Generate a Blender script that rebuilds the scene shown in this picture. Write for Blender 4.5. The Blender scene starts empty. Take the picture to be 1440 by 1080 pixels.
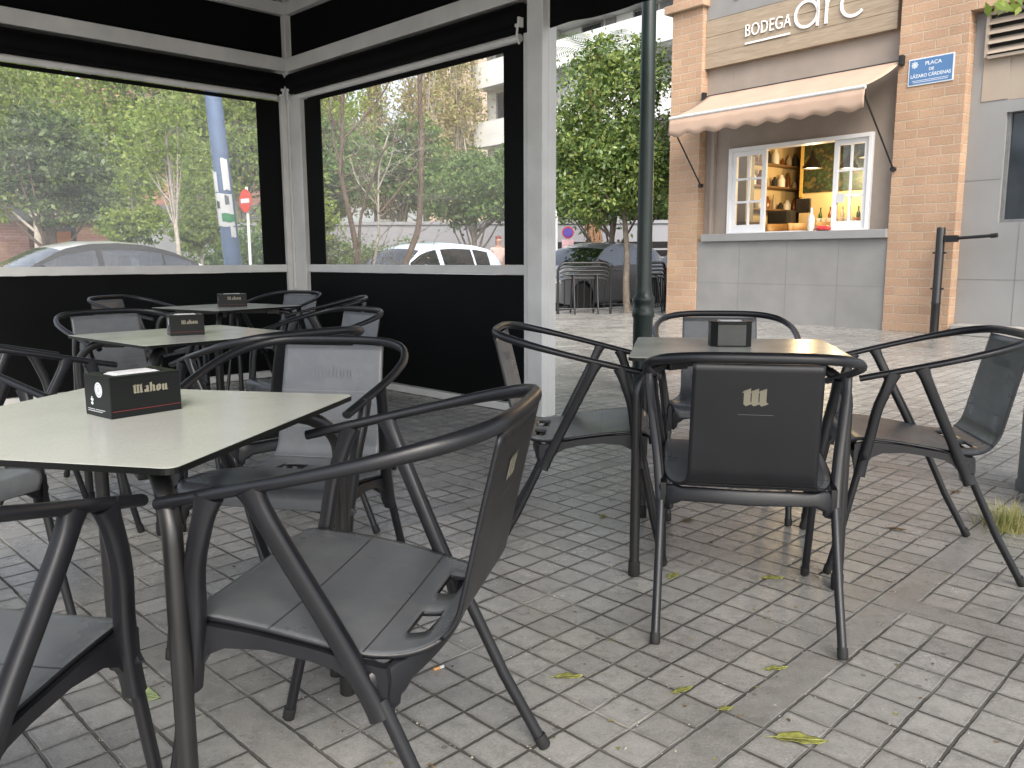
import bpy, bmesh, math, random
import numpy as np
from mathutils import Vector, Matrix, Quaternion
random.seed(7); RNG = np.random.default_rng(11)
S = bpy.context.scene
COL = S.collection
R = math.radians
PI = math.pi

# ------------------------------------------------------------------ materials
def nt(name):
    m = bpy.data.materials.new(name); m.use_nodes = True
    t = m.node_tree
    return m, t, t.nodes['Principled BSDF']
def N(t, typ, **kw):
    n = t.nodes.new(typ)
    for k, v in kw.items():
        setattr(n, k, v)
    return n
def ramp(t, stops):
    n = t.nodes.new('ShaderNodeValToRGB')
    e = n.color_ramp.elements
    while len(e) < len(stops): e.new(0.5)
    for i, (p, c) in enumerate(stops):
        e[i].position = p
        e[i].color = (c[0], c[1], c[2], 1) if not isinstance(c, (int, float)) else (c, c, c, 1)
    return n
def math_n(t, op, a, b=None, c=None):
    n = t.nodes.new('ShaderNodeMath'); n.operation = op
    for i, v in enumerate((a, b, c)):
        if v is None: continue
        if isinstance(v, (int, float)): n.inputs[i].default_value = v
        else: t.links.new(v, n.inputs[i])
    return n.outputs[0]
def mixc(t, f, a, b, mode='MIX'):
    n = t.nodes.new('ShaderNodeMix'); n.data_type = 'RGBA'; n.blend_type = mode
    for i, v in ((0, f), (6, a), (7, b)):
        if isinstance(v, (int, float)): n.inputs[i].default_value = v
        elif isinstance(v, tuple): n.inputs[i].default_value = (v[0], v[1], v[2], 1)
        else: t.links.new(v, n.inputs[i])
    return n.outputs[2]
def mat(name, col, rough=.5, metal=0., var=.12, scale=18., bump=0., bscale=120., spec=.5, coat=0., rvar=.1):
    m, t, p = nt(name)
    tc = N(t, 'ShaderNodeTexCoord')
    no = N(t, 'ShaderNodeTexNoise'); no.inputs['Scale'].default_value = scale; no.inputs['Detail'].default_value = 5
    t.links.new(tc.outputs['Object'], no.inputs['Vector'])
    lo = tuple(c * (1 - var) for c in col); hi = tuple(min(1, c * (1 + var)) for c in col)
    r = ramp(t, [(.3, lo), (.7, hi)]); t.links.new(no.outputs['Fac'], r.inputs['Fac'])
    t.links.new(r.outputs['Color'], p.inputs['Base Color'])
    rr = math_n(t, 'MULTIPLY_ADD', no.outputs['Fac'], rvar, max(.02, rough - rvar / 2)); t.links.new(rr, p.inputs['Roughness'])
    p.inputs['Metallic'].default_value = metal
    p.inputs['Specular IOR Level'].default_value = spec
    p.inputs['Coat Weight'].default_value = coat
    if bump:
        n2 = N(t, 'ShaderNodeTexNoise'); n2.inputs['Scale'].default_value = bscale; n2.inputs['Detail'].default_value = 3
        t.links.new(tc.outputs['Object'], n2.inputs['Vector'])
        b = N(t, 'ShaderNodeBump'); b.inputs['Strength'].default_value = bump; b.inputs['Distance'].default_value = .002
        t.links.new(n2.outputs['Fac'], b.inputs['Height']); t.links.new(b.outputs['Normal'], p.inputs['Normal'])
    return m
def emis(name, col, strength):
    m, t, p = nt(name)
    p.inputs['Base Color'].default_value = (*col, 1)
    p.inputs['Emission Color'].default_value = (*col, 1); p.inputs['Emission Strength'].default_value = strength
    return m
def leafmat(name, a, b, c, rough=.5, trans=.35, spec=.4):
    m, t, p = nt(name)
    g = N(t, 'ShaderNodeNewGeometry')
    r = ramp(t, [(.0, a), (.5, b), (1., c)]); t.links.new(g.outputs['Random Per Island'], r.inputs['Fac'])
    t.links.new(r.outputs['Color'], p.inputs['Base Color']); p.inputs['Roughness'].default_value = rough
    p.inputs['Specular IOR Level'].default_value = spec
    tr = N(t, 'ShaderNodeBsdfTranslucent'); t.links.new(r.outputs['Color'], tr.inputs['Color'])
    mx = N(t, 'ShaderNodeMixShader'); mx.inputs[0].default_value = trans
    t.links.new(p.outputs[0], mx.inputs[1]); t.links.new(tr.outputs[0], mx.inputs[2])
    t.links.new(mx.outputs[0], t.nodes['Material Output'].inputs['Surface'])
    return m

# ------------------------------------------------------------------ mesh builder
class MB:
    def __init__(s): s.v = []; s.f = []; s.m = []
    def add(s, vs, fs, mi=0):
        o = len(s.v); s.v += [tuple(v) for v in vs]
        for f in fs: s.f.append(tuple(i + o for i in f)); s.m.append(mi)
    def box(s, lo, hi, mi=0, M=None):
        x0, y0, z0 = lo; x1, y1, z1 = hi
        vs = [Vector(p) for p in ((x0,y0,z0),(x1,y0,z0),(x1,y1,z0),(x0,y1,z0),(x0,y0,z1),(x1,y0,z1),(x1,y1,z1),(x0,y1,z1))]
        if M: vs = [M @ v for v in vs]
        s.add(vs, [(0,3,2,1),(4,5,6,7),(0,1,5,4),(1,2,6,5),(2,3,7,6),(3,0,4,7)], mi)
    def bar(s, a, b, w, h, up=(0,0,1), mi=0):
        a = Vector(a); b = Vector(b); d = (b - a); L = d.length; d.normalize()
        up = Vector(up)
        if abs(d.dot(up)) > .97: up = Vector((1,0,0))
        x = d.cross(up).normalized(); z = x.cross(d)
        M = Matrix.Translation(a) @ Matrix((x, d, z)).transposed().to_4x4()
        s.box((-w/2, 0, -h/2), (w/2, L, h/2), mi, M)
    def tube(s, pts, rad, n=10, up=(0,0,1), cap=True, mi=0, closed=False, sq=1.):
        P = [Vector(p) for p in pts]; k = len(P)
        if not isinstance(rad, (list, tuple)): rad = [rad] * k
        elif len(rad) == 2 and k != 2: rad = [tuple(rad)] * k if isinstance(rad, tuple) else rad
        base = len(s.v); nrm = None; prev = None
        for i in range(k):
            if closed: d = P[(i+1) % k] - P[i-1]
            else: d = P[min(i+1, k-1)] - P[max(i-1, 0)]
            d.normalize()
            if nrm is None:
                u = Vector(up)
                if abs(u.dot(d)) > .95: u = Vector((1,0,0)) if abs(d.x) < .9 else Vector((0,1,0))
                nrm = (u - d * u.dot(d)).normalized()
            else:
                nrm = prev.rotation_difference(d) @ nrm; nrm = (nrm - d * nrm.dot(d)).normalized()
            prev = d; bi = d.cross(nrm)
            r = rad[i]; a, b = (r if isinstance(r, tuple) else (r, r))
            for j in range(n):
                t = 2 * PI * j / n
                sn, cs = math.sin(t), math.cos(t)
                if sq != 1.: sn = math.copysign(abs(sn)**sq, sn); cs = math.copysign(abs(cs)**sq, cs)
                s.v.append(tuple(P[i] + nrm * (a * sn) + bi * (b * cs)))
        for i in range(k if closed else k - 1):
            i2 = (i + 1) % k
            for j in range(n):
                j2 = (j + 1) % n
                s.f.append((base+i*n+j, base+i*n+j2, base+i2*n+j2, base+i2*n+j)); s.m.append(mi)
        if cap and not closed:
            s.f.append(tuple(base + j for j in range(n))[::-1]); s.m.append(mi)
            s.f.append(tuple(base + (k-1)*n + j for j in range(n))); s.m.append(mi)
    def lathe(s, prof, n=20, c=(0,0,0), mi=0, M=None):
        base = len(s.v)
        for r, z in prof:
            for j in range(n):
                t = 2*PI*j/n
                p = Vector((c[0]+r*math.cos(t), c[1]+r*math.sin(t), c[2]+z))
                s.v.append(tuple(M @ p if M else p))
        for i in range(len(prof)-1):
            for j in range(n):
                j2 = (j+1) % n
                s.f.append((base+i*n+j, base+i*n+j2, base+(i+1)*n+j2, base+(i+1)*n+j)); s.m.append(mi)
        s.f.append(tuple(base+j for j in range(n))[::-1]); s.m.append(mi)
        e = base+(len(prof)-1)*n
        s.f.append(tuple(e+j for j in range(n))); s.m.append(mi)
    def prism(s, poly, z0, z1, mi=0, M=None):
        n = len(poly)
        vs = [Vector((x, y, z0)) for x, y in poly] + [Vector((x, y, z1)) for x, y in poly]
        if M: vs = [M @ v for v in vs]
        s.add(vs, [tuple(range(n))[::-1], tuple(range(n, 2*n))] + [(i, (i+1) % n, n+(i+1) % n, n+i) for i in range(n)], mi)
    def build(s, name, mats, parent=None, smooth=None, bevel=0, solid=0, solid_off=0, solid_mat=0):
        me = bpy.data.meshes.new(name); me.from_pydata(s.v, [], s.f); me.update()
        if not isinstance(mats, (list, tuple)): mats = [mats]
        for m in mats: me.materials.append(m)
        if len(mats) > 1: me.polygons.foreach_set('material_index', s.m)
        o = bpy.data.objects.new(name, me); COL.objects.link(o)
        if smooth:
            me.shade_smooth(); me.set_sharp_from_angle(angle=R(smooth))
        if parent: o.parent = parent
        if solid:
            q = o.modifiers.new('thickness', 'SOLIDIFY'); q.thickness = solid; q.offset = solid_off; q.material_offset = solid_mat; q.material_offset_rim = solid_mat
        if bevel:
            q = o.modifiers.new('bevel', 'BEVEL'); q.width = bevel; q.segments = 2; q.limit_method = 'ANGLE'; q.angle_limit = R(40)
        return o
def empty(name, loc, rz=0., label=None, cat=None, group=None):
    o = bpy.data.objects.new(name, None); COL.objects.link(o)
    o.empty_display_size = .2; o.location = loc; o.rotation_euler = (0, 0, rz)
    return tag(o, label, cat, group)
def tag(o, label=None, cat=None, group=None, kind=None):
    if label: o['label'] = label
    if cat: o['category'] = cat
    if group: o['group'] = group
    if kind: o['kind'] = kind
    return o
def kids(o): return [c for c in ALLKIDS.get(o.name, [])]
def copy_tree(o, parent=None):
    c = o.copy(); COL.objects.link(c)
    if parent: c.parent = parent
    for ch in list(o.children): copy_tree(ch, c)
    return c
def catmull(pts, n=6, closed=False):
    P = [Vector(p) for p in pts]; out = []
    k = len(P)
    for i in range(k if closed else k-1):
        if closed: a, b, c, d = P[i-1], P[i], P[(i+1) % k], P[(i+2) % k]
        else: a, b, c, d = P[max(i-1, 0)], P[i], P[i+1], P[min(i+2, k-1)]
        for j in range(n):
            t = j/n
            out.append(.5*((2*b)+(c-a)*t+(2*a-5*b+4*c-d)*t*t+(3*b-a-3*c+d)*t**3))
    if not closed: out.append(P[-1])
    return out
def heading(fx, fy): return math.atan2(-fx, fy)

# lettering: strokes drawn with a pen, laid on a frame
def stroke2d(pts, w, nib=None):
    P = [Vector((p[0], p[1])) for p in pts]; k = len(P); vs = []
    for i in range(k):
        if nib: o = Vector(nib) * .5
        else:
            d1 = (P[i]-P[i-1]).normalized() if i else None
            d2 = (P[i+1]-P[i]).normalized() if i < k-1 else None
            d = (d1 or d2) if not (d1 and d2) else (d1+d2).normalized()
            o = Vector((-d.y, d.x)) * w/2
            if d1 and d2: o = o / max(.5, d.dot(d2))
        vs += [P[i]+o, P[i]-o]
    return vs, [(2*i, 2*i+1, 2*i+3, 2*i+2) for i in range(k-1)]
def arc(cx, cy, r, a0, a1, n=24, ry=None):
    return [(cx+r*math.cos(R(a0+(a1-a0)*i/n)), cy+(ry or r)*math.sin(R(a0+(a1-a0)*i/n))) for i in range(n+1)]
def letters(mb, strokes, O, ux, uy, scale, w, nib=None, lift=.0004, step=.00012, slant=0.):
    O = Vector(O); ux = Vector(ux); uy = Vector(uy); nz = ux.cross(uy)
    for i, st in enumerate(strokes):
        vs, fs = stroke2d(st, w, nib)
        fs2 = []
        for f in fs:   # keep faces pointing outward
            a = (vs[f[1]]-vs[f[0]]); b = (vs[f[2]]-vs[f[1]])
            fs2.append(f if a.x*b.y-a.y*b.x > 0 else f[::-1])
        mb.add([O + ux*((v.x+slant*v.y)*scale) + uy*(v.y*scale) + nz*(lift+step*i) for v in vs], fs2)
def gothic(word):
    st = []; x = 0.
    def stem(x, h=1., foot=True): return [(x-.13, h-.16), (x, h), (x, .14), (x+.14, 0)] if foot else [(x-.13, h-.16), (x, h), (x, 0)]
    for ch in word:
        if ch == 'M':
            for k in range(3): st.append([(x+k*.5-.18, 1.12), (x+k*.5, 1.32), (x+k*.5, .15), (x+k*.5+.15, -.02)])
            st += [[(x, 1.1), (x+.5, 1.32)], [(x+.5, 1.1), (x+1., 1.32)]]; x += 1.62
        elif ch == 'm':
            for k in range(3): st.append(stem(x+k*.46))
            st += [[(x, .82), (x+.46, 1.)], [(x+.46, .82), (x+.92, 1.)]]; x += 1.5
        elif ch == 'a':
            st += [[(x+.04, .86), (x+.24, 1.), (x+.42, .88), (x+.42, .14), (x+.56, 0)], [(x+.42, .58), (x+.05, .44), (x+.05, .14), (x+.2, 0), (x+.42, .16)]]; x += .98
        elif ch == 'h':
            st += [[(x-.1, 1.34), (x, 1.44), (x, .0)], [(x, .8), (x+.28, 1.), (x+.46, .84), (x+.46, .14), (x+.58, 0)]]; x += 1.02
        elif ch == 'o':
            st += [[(x+.22, 1.), (x, .82), (x, .18), (x+.22, 0)], [(x+.22, 1.), (x+.44, .82), (x+.44, .18), (x+.22, 0)]]; x += .96
        elif ch == 'u':
            st += [stem(x), [(x+.12, .04), (x+.46, .22)], stem(x+.46)]; x += 1.
    return st, x
def text_obj(name, body, size, m, parent, O, rot, sx=1., spacing=1., align='LEFT', ext=.002, bold=0.):
    cu = bpy.data.curves.new(name, 'FONT'); cu.body = body; cu.size = size; cu.extrude = ext; cu.offset = bold
    cu.space_character = spacing; cu.align_x = align
    ob = bpy.data.objects.new(name, cu); COL.objects.link(ob)
    bpy.context.view_layer.update()
    me = bpy.data.meshes.new_from_object(ob.evaluated_get(bpy.context.evaluated_depsgraph_get()))
    bpy.data.objects.remove(ob)
    me.materials.clear(); me.materials.append(m)
    o = bpy.data.objects.new(name, me); COL.objects.link(o); o.parent = parent
    o.location = O; o.rotation_euler = rot; o.scale = (sx, 1, 1)
    return o
# ------------------------------------------------------------------ material library
M = {}
M['plastic'] = mat('dark_resin', (.0105, .0110, .0135), .34, var=.2, scale=9, bump=.10, bscale=420, spec=.42, rvar=.2)
M['tube'] = mat('dark_metal_tube', (.010, .0098, .0102), .40, metal=.0, var=.15, scale=14, bump=.08, bscale=300, spec=.55)
M['cap'] = mat('black_rubber', (.012, .012, .012), .7, var=.2)
M['gold'] = mat('gold_print', (.21, .195, .145), .45, var=.1)
M['greyprint'] = mat('grey_print', (.115, .12, .13), .5, var=.05)
M['line'] = mat('pale_line', (.17, .17, .17), .5, var=.1)
M['white'] = mat('white_print', (.60, .63, .66), .5, var=.03)
M['red'] = mat('red_print', (.13, .012, .014), .5, var=.1)
M['boxblack'] = mat('black_card', (.004, .005, .0045), .40, var=.2, scale=6, spec=.28)
M['boxgrey'] = mat('grey_card', (.055, .058, .055), .4, var=.1)
M['paper'] = mat('paper', (.60, .61, .62), .8, var=.05, scale=30, bump=.3, bscale=90)
M['alu'] = mat('grey_white_aluminium', (.60, .60, .585), .42, var=.11, scale=3.5, bump=.05, bscale=200, spec=.5)
M['black'] = mat('black_fabric', (.0025, .0025, .003), .75, var=.25, scale=6, bump=.35, bscale=500, spec=.12)
M['blackpvc'] = mat('black_pvc', (.0025, .003, .003), .6, var=.25, scale=3, bump=.1, bscale=30, spec=.12)
M['steel'] = mat('black_painted_steel', (.009, .009, .010), .4, var=.2)
M['lampgreen'] = mat('dark_green_paint', (.010, .020, .018), .38, var=.2, scale=6, bump=.15, bscale=60, spec=.5)

def tabletop_mat():
    m, t, p = nt('pale_laminate')
    tc = N(t, 'ShaderNodeTexCoord')
    a = N(t, 'ShaderNodeTexNoise'); a.inputs['Scale'].default_value = 260; a.inputs['Detail'].default_value = 2
    b = N(t, 'ShaderNodeTexNoise'); b.inputs['Scale'].default_value = 4; b.inputs['Detail'].default_value = 6
    for n in (a, b): t.links.new(tc.outputs['Object'], n.inputs['Vector'])
    r = ramp(t, [(.35, (.455, .46, .42)), (.7, (.505, .51, .465))]); t.links.new(a.outputs['Fac'], r.inputs['Fac'])
    r2 = ramp(t, [(.3, .955), (.65, 1.)]); t.links.new(b.outputs['Fac'], r2.inputs['Fac'])
    t.links.new(mixc(t, 1., r.outputs['Color'], r2.outputs['Color'], 'MULTIPLY'), p.inputs['Base Color'])
    sm = N(t, 'ShaderNodeTexNoise'); sm.inputs['Scale'].default_value = 11; sm.inputs['Detail'].default_value = 7; sm.inputs['Roughness'].default_value = .6; sm.inputs['Distortion'].default_value = 1.2; t.links.new(tc.outputs['Object'], sm.inputs['Vector'])
    smr = ramp(t, [(.62, 1.), (.72, .80), (.80, .70)]); t.links.new(sm.outputs['Fac'], smr.inputs['Fac'])
    old = p.inputs['Base Color'].links[0].from_socket
    t.links.new(mixc(t, .8, old, smr.outputs['Color'], 'MULTIPLY'), p.inputs['Base Color'])
    rr = ramp(t, [(.3, .17), (.7, .27)]); t.links.new(b.outputs['Fac'], rr.inputs['Fac']); t.links.new(rr.outputs['Color'], p.inputs['Roughness'])
    p.inputs['Specular IOR Level'].default_value = .5
    return m
M['top'] = tabletop_mat()

def paving_mat():
    m, t, p = nt('square_setts')
    g = N(t, 'ShaderNodeNewGeometry'); sep = N(t, 'ShaderNodeSeparateXYZ'); t.links.new(g.outputs['Position'], sep.inputs[0])
    # slight waviness so that the joints are not ruler straight
    nz = N(t, 'ShaderNodeTexNoise'); nz.inputs['Scale'].default_value = 7; nz.inputs['Detail'].default_value = 3; t.links.new(g.outputs['Position'], nz.inputs['Vector'])
    ns = N(t, 'ShaderNodeSeparateColor'); t.links.new(nz.outputs['Color'], ns.inputs[0])
    x = math_n(t, 'ADD', sep.outputs[0], math_n(t, 'MULTIPLY_ADD', ns.outputs[0], .007, -.0035))
    y = math_n(t, 'ADD', sep.outputs[1], math_n(t, 'MULTIPLY_ADD', ns.outputs[1], .007, -.0035))
    T = .1072; k = .70710678 / T
    P = math_n(t, 'MULTIPLY_ADD', math_n(t, 'ADD', x, y), k, -2.475 / T)
    Q = math_n(t, 'MULTIPLY_ADD', math_n(t, 'SUBTRACT', x, y), k, .925 / T)
    i = math_n(t, 'FLOOR', P); j = math_n(t, 'FLOOR', Q)
    def fl(a, n): return math_n(t, 'FLOORED_MODULO', a, n)
    bp = math_n(t, 'LESS_THAN', fl(i, 16), .5); bq = math_n(t, 'LESS_THAN', fl(j, 16), .5)
    def edge(a): f = math_n(t, 'FRACT', a); return math_n(t, 'MINIMUM', f, math_n(t, 'SUBTRACT', 1., f))
    jw = N(t, 'ShaderNodeTexNoise'); jw.inputs['Scale'].default_value = 38; jw.inputs['Detail'].default_value = 4; t.links.new(g.outputs['Position'], jw.inputs['Vector'])
    # joint profile: 1 on the joint
    def joint(a):
        mr = N(t, 'ShaderNodeMapRange'); mr.interpolation_type = 'SMOOTHSTEP'
        t.links.new(math_n(t, 'ADD', edge(a), math_n(t, 'MULTIPLY_ADD', jw.outputs['Fac'], -.055, .0275)), mr.inputs[0]); mr.inputs[1].default_value = .022; mr.inputs[2].default_value = .052; mr.inputs[3].default_value = 1; mr.inputs[4].default_value = 0
        return mr.outputs[0]
    k4p = math_n(t, 'GREATER_THAN', fl(math_n(t, 'ROUND', P), 4), .5); k4q = math_n(t, 'GREATER_THAN', fl(math_n(t, 'ROUND', Q), 4), .5)
    jp = math_n(t, 'MULTIPLY', joint(P), math_n(t, 'SUBTRACT', 1., math_n(t, 'MULTIPLY', bq, k4p)))
    jq = math_n(t, 'MULTIPLY', joint(Q), math_n(t, 'SUBTRACT', 1., math_n(t, 'MULTIPLY', bp, k4q)))
    J = math_n(t, 'MAXIMUM', jp, jq)
    band = math_n(t, 'MAXIMUM', bp, bq)
    # one tone per stone
    ii = math_n(t, 'FLOOR', math_n(t, 'DIVIDE', i, math_n(t, 'MULTIPLY_ADD', bq, 3., 1.)))
    jj = math_n(t, 'FLOOR', math_n(t, 'DIVIDE', j, math_n(t, 'MULTIPLY_ADD', bp, 3., 1.)))
    cv = N(t, 'ShaderNodeCombineXYZ'); t.links.new(ii, cv.inputs[0]); t.links.new(jj, cv.inputs[1]); t.links.new(band, cv.inputs[2])
    wn = N(t, 'ShaderNodeTexWhiteNoise'); t.links.new(cv.outputs[0], wn.inputs['Vector'])
    stone = ramp(t, [(0, (.275, .270, .254)), (.5, (.315, .309, .291)), (1, (.355, .347, .326))]); t.links.new(wn.outputs['Value'], stone.inputs['Fac'])
    col = mixc(t, math_n(t, 'MULTIPLY', band, .6), stone.outputs['Color'], (.225, .220, .207))
    grain = N(t, 'ShaderNodeTexNoise'); grain.inputs['Scale'].default_value = 160; grain.inputs['Detail'].default_value = 4; t.links.new(g.outputs['Position'], grain.inputs['Vector'])
    gr = ramp(t, [(.3, .82), (.7, 1.12)]); t.links.new(grain.outputs['Fac'], gr.inputs['Fac'])
    col = mixc(t, 1., col, gr.outputs['Color'], 'MULTIPLY')
    st = N(t, 'ShaderNodeTexNoise'); st.inputs['Scale'].default_value = 1.7; st.inputs['Detail'].default_value = 7; st.inputs['Roughness'].default_value = .65; t.links.new(g.outputs['Position'], st.inputs['Vector'])
    sr = ramp(t, [(.32, .70), (.5, 1.), (.72, 1.08)]); t.links.new(st.outputs['Fac'], sr.inputs['Fac'])
    col = mixc(t, .8, col, sr.outputs['Color'], 'MULTIPLY')
    mo = N(t, 'ShaderNodeTexNoise'); mo.inputs['Scale'].default_value = 22; mo.inputs['Detail'].default_value = 8; mo.inputs['Roughness'].default_value = .7; t.links.new(g.outputs['Position'], mo.inputs['Vector'])
    mor = ramp(t, [(.32, .66), (.5, 1.), (.68, 1.16)]); t.links.new(mo.outputs['Fac'], mor.inputs['Fac'])
    col = mixc(t, .75, col, mor.outputs['Color'], 'MULTIPLY')
    eP, eQ = edge(P), edge(Q)
    wear = math_n(t, 'MULTIPLY', math_n(t, 'LESS_THAN', math_n(t, 'MINIMUM', eP, eQ), .11), math_n(t, 'SUBTRACT', 1., band))
    col = mixc(t, math_n(t, 'MULTIPLY', wear, math_n(t, 'MULTIPLY', mo.outputs['Fac'], .45)), col, (.13, .125, .115))
    sp = N(t, 'ShaderNodeTexVoronoi'); sp.inputs['Scale'].default_value = 9; t.links.new(g.outputs['Position'], sp.inputs['Vector'])
    spot = math_n(t, 'LESS_THAN', sp.outputs['Distance'], .07)
    col = mixc(t, math_n(t, 'MULTIPLY', spot, .5), col, (.06, .055, .05))
    # joints: dark grit with pale sand left in some of them
    js = N(t, 'ShaderNodeTexNoise'); js.inputs['Scale'].default_value = 3.2; js.inputs['Detail'].default_value = 6; t.links.new(g.outputs['Position'], js.inputs['Vector'])
    jc = ramp(t, [(.44, (.055, .052, .046)), (.58, (.14, .135, .12)), (.68, (.36, .35, .31))]); t.links.new(js.outputs['Fac'], jc.inputs['Fac'])
    col = mixc(t, math_n(t, 'MULTIPLY', J, .92), col, jc.outputs['Color'])
    t.links.new(col, p.inputs['Base Color'])
    rg = ramp(t, [(.3, .17), (.7, .36)]); t.links.new(st.outputs['Fac'], rg.inputs['Fac'])
    t.links.new(math_n(t, 'MAXIMUM', rg.outputs['Color'], math_n(t, 'MULTIPLY', J, .85)), p.inputs['Roughness'])
    p.inputs['Specular IOR Level'].default_value = .5
    h = math_n(t, 'ADD', math_n(t, 'MULTIPLY', J, -1.), math_n(t, 'ADD', math_n(t, 'ADD', math_n(t, 'MULTIPLY', grain.outputs['Fac'], .12), math_n(t, 'MULTIPLY', mo.outputs['Fac'], .55)), math_n(t, 'MULTIPLY', wn.outputs['Value'], .25)))
    b = N(t, 'ShaderNodeBump'); b.inputs['Strength'].default_value = .75; b.inputs['Distance'].default_value = .004
    t.links.new(h, b.inputs['Height']); t.links.new(b.outputs['Normal'], p.inputs['Normal'])
    return m
M['paving'] = paving_mat()

def chairshell_mat():
    # the resin of seat and back, with fine scored lines across
    m, t, p = nt('dark_resin_shell')
    tc = N(t, 'ShaderNodeTexCoord'); sep = N(t, 'ShaderNodeSeparateXYZ'); t.links.new(tc.outputs['Object'], sep.inputs[0])
    no = N(t, 'ShaderNodeTexNoise'); no.inputs['Scale'].default_value = 7; no.inputs['Detail'].default_value = 6; t.links.new(tc.outputs['Object'], no.inputs['Vector'])
    r = ramp(t, [(.3, (.082, .089, .098)), (.7, (.106, .113, .122))]); t.links.new(no.outputs['Fac'], r.inputs['Fac'])
    y = sep.outputs[1]
    ln = None
    for y0 in (.075, -.085):
        d = math_n(t, 'LESS_THAN', math_n(t, 'ABSOLUTE', math_n(t, 'SUBTRACT', y, y0)), .0016)
        ln = d if ln is None else math_n(t, 'MAXIMUM', ln, d)
    du = N(t, 'ShaderNodeTexNoise'); du.inputs['Scale'].default_value = 16; du.inputs['Detail'].default_value = 9; du.inputs['Roughness'].default_value = .72; du.inputs['Distortion'].default_value = .4
    oi = N(t, 'ShaderNodeObjectInfo'); va = N(t, 'ShaderNodeVectorMath'); va.operation = 'ADD'; t.links.new(tc.outputs['Object'], va.inputs[0]); t.links.new(math_n(t, 'MULTIPLY', oi.outputs['Random'], 9.), va.inputs[1]); t.links.new(va.outputs[0], du.inputs['Vector'])
    dr = ramp(t, [(.46, 0.), (.74, .15)]); t.links.new(du.outputs['Fac'], dr.inputs['Fac'])
    base = mixc(t, dr.outputs['Color'], r.outputs['Color'], (.30, .285, .26))
    t.links.new(mixc(t, math_n(t, 'MULTIPLY', ln, .8), base, (.012, .012, .013)), p.inputs['Base Color'])
    rr = ramp(t, [(.3, .24), (.7, .40)]); t.links.new(no.outputs['Fac'], rr.inputs['Fac']); t.links.new(rr.outputs['Color'], p.inputs['Roughness'])
    n2 = N(t, 'ShaderNodeTexNoise'); n2.inputs['Scale'].default_value = 500; t.links.new(tc.outputs['Object'], n2.inputs['Vector'])
    b = N(t, 'ShaderNodeBump'); b.inputs['Strength'].default_value = .12; b.inputs['Distance'].default_value = .001
    t.links.new(math_n(t, 'SUBTRACT', n2.outputs['Fac'], math_n(t, 'MULTIPLY', ln, 2.)), b.inputs['Height']); t.links.new(b.outputs['Normal'], p.inputs['Normal'])
    return m
M['shell'] = chairshell_mat()

# ------------------------------------------------------------------ the resin armchair
def shell_rows():
    prof = [(.252, .418, .200), (.250, .440, .212), (.239, .459, .221), (.205, .469, .227), (.10, .461, .231), (0, .446, .232), (-.075, .432, .228),
            (-.125, .426, .214), (-.165, .428, .194), (-.198, .442, .175), (-.219, .470, .169), (-.231, .51, .168), (-.258, .63, .166), (-.294, .782, .163)]
    return prof, catmull(prof, 5)
def shell_mesh(rows, cols, slot=False):
    mb = MB(); nc = len(cols)
    for (y, z, w) in rows:
        for c in cols:
            sag = -.006 * (1 - c*c) * max(0, min(1, (y + .2) / .15)) * (1 if y < .2 else max(0, (.252-y)/.052))
            mb.v.append((c*w, y, z + sag))
    for i in range(len(rows)-1):
        for j in range(nc-1):
            ym = (rows[i][0]+rows[i+1][0])/2; cm = abs(cols[j]+cols[j+1])/2
            if slot and -.168 < ym < -.128 and .2 < cm < .62: continue
            mb.f.append((i*nc+j, i*nc+j+1, (i+1)*nc+j+1, (i+1)*nc+j)); mb.m.append(0)
    # front row first and x rising: the faces look down, so turn them
    mb.f = [f[::-1] for f in mb.f]
    return mb
def arm_z(y): return .668 + (.235 - y) / .54 * .130
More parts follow.
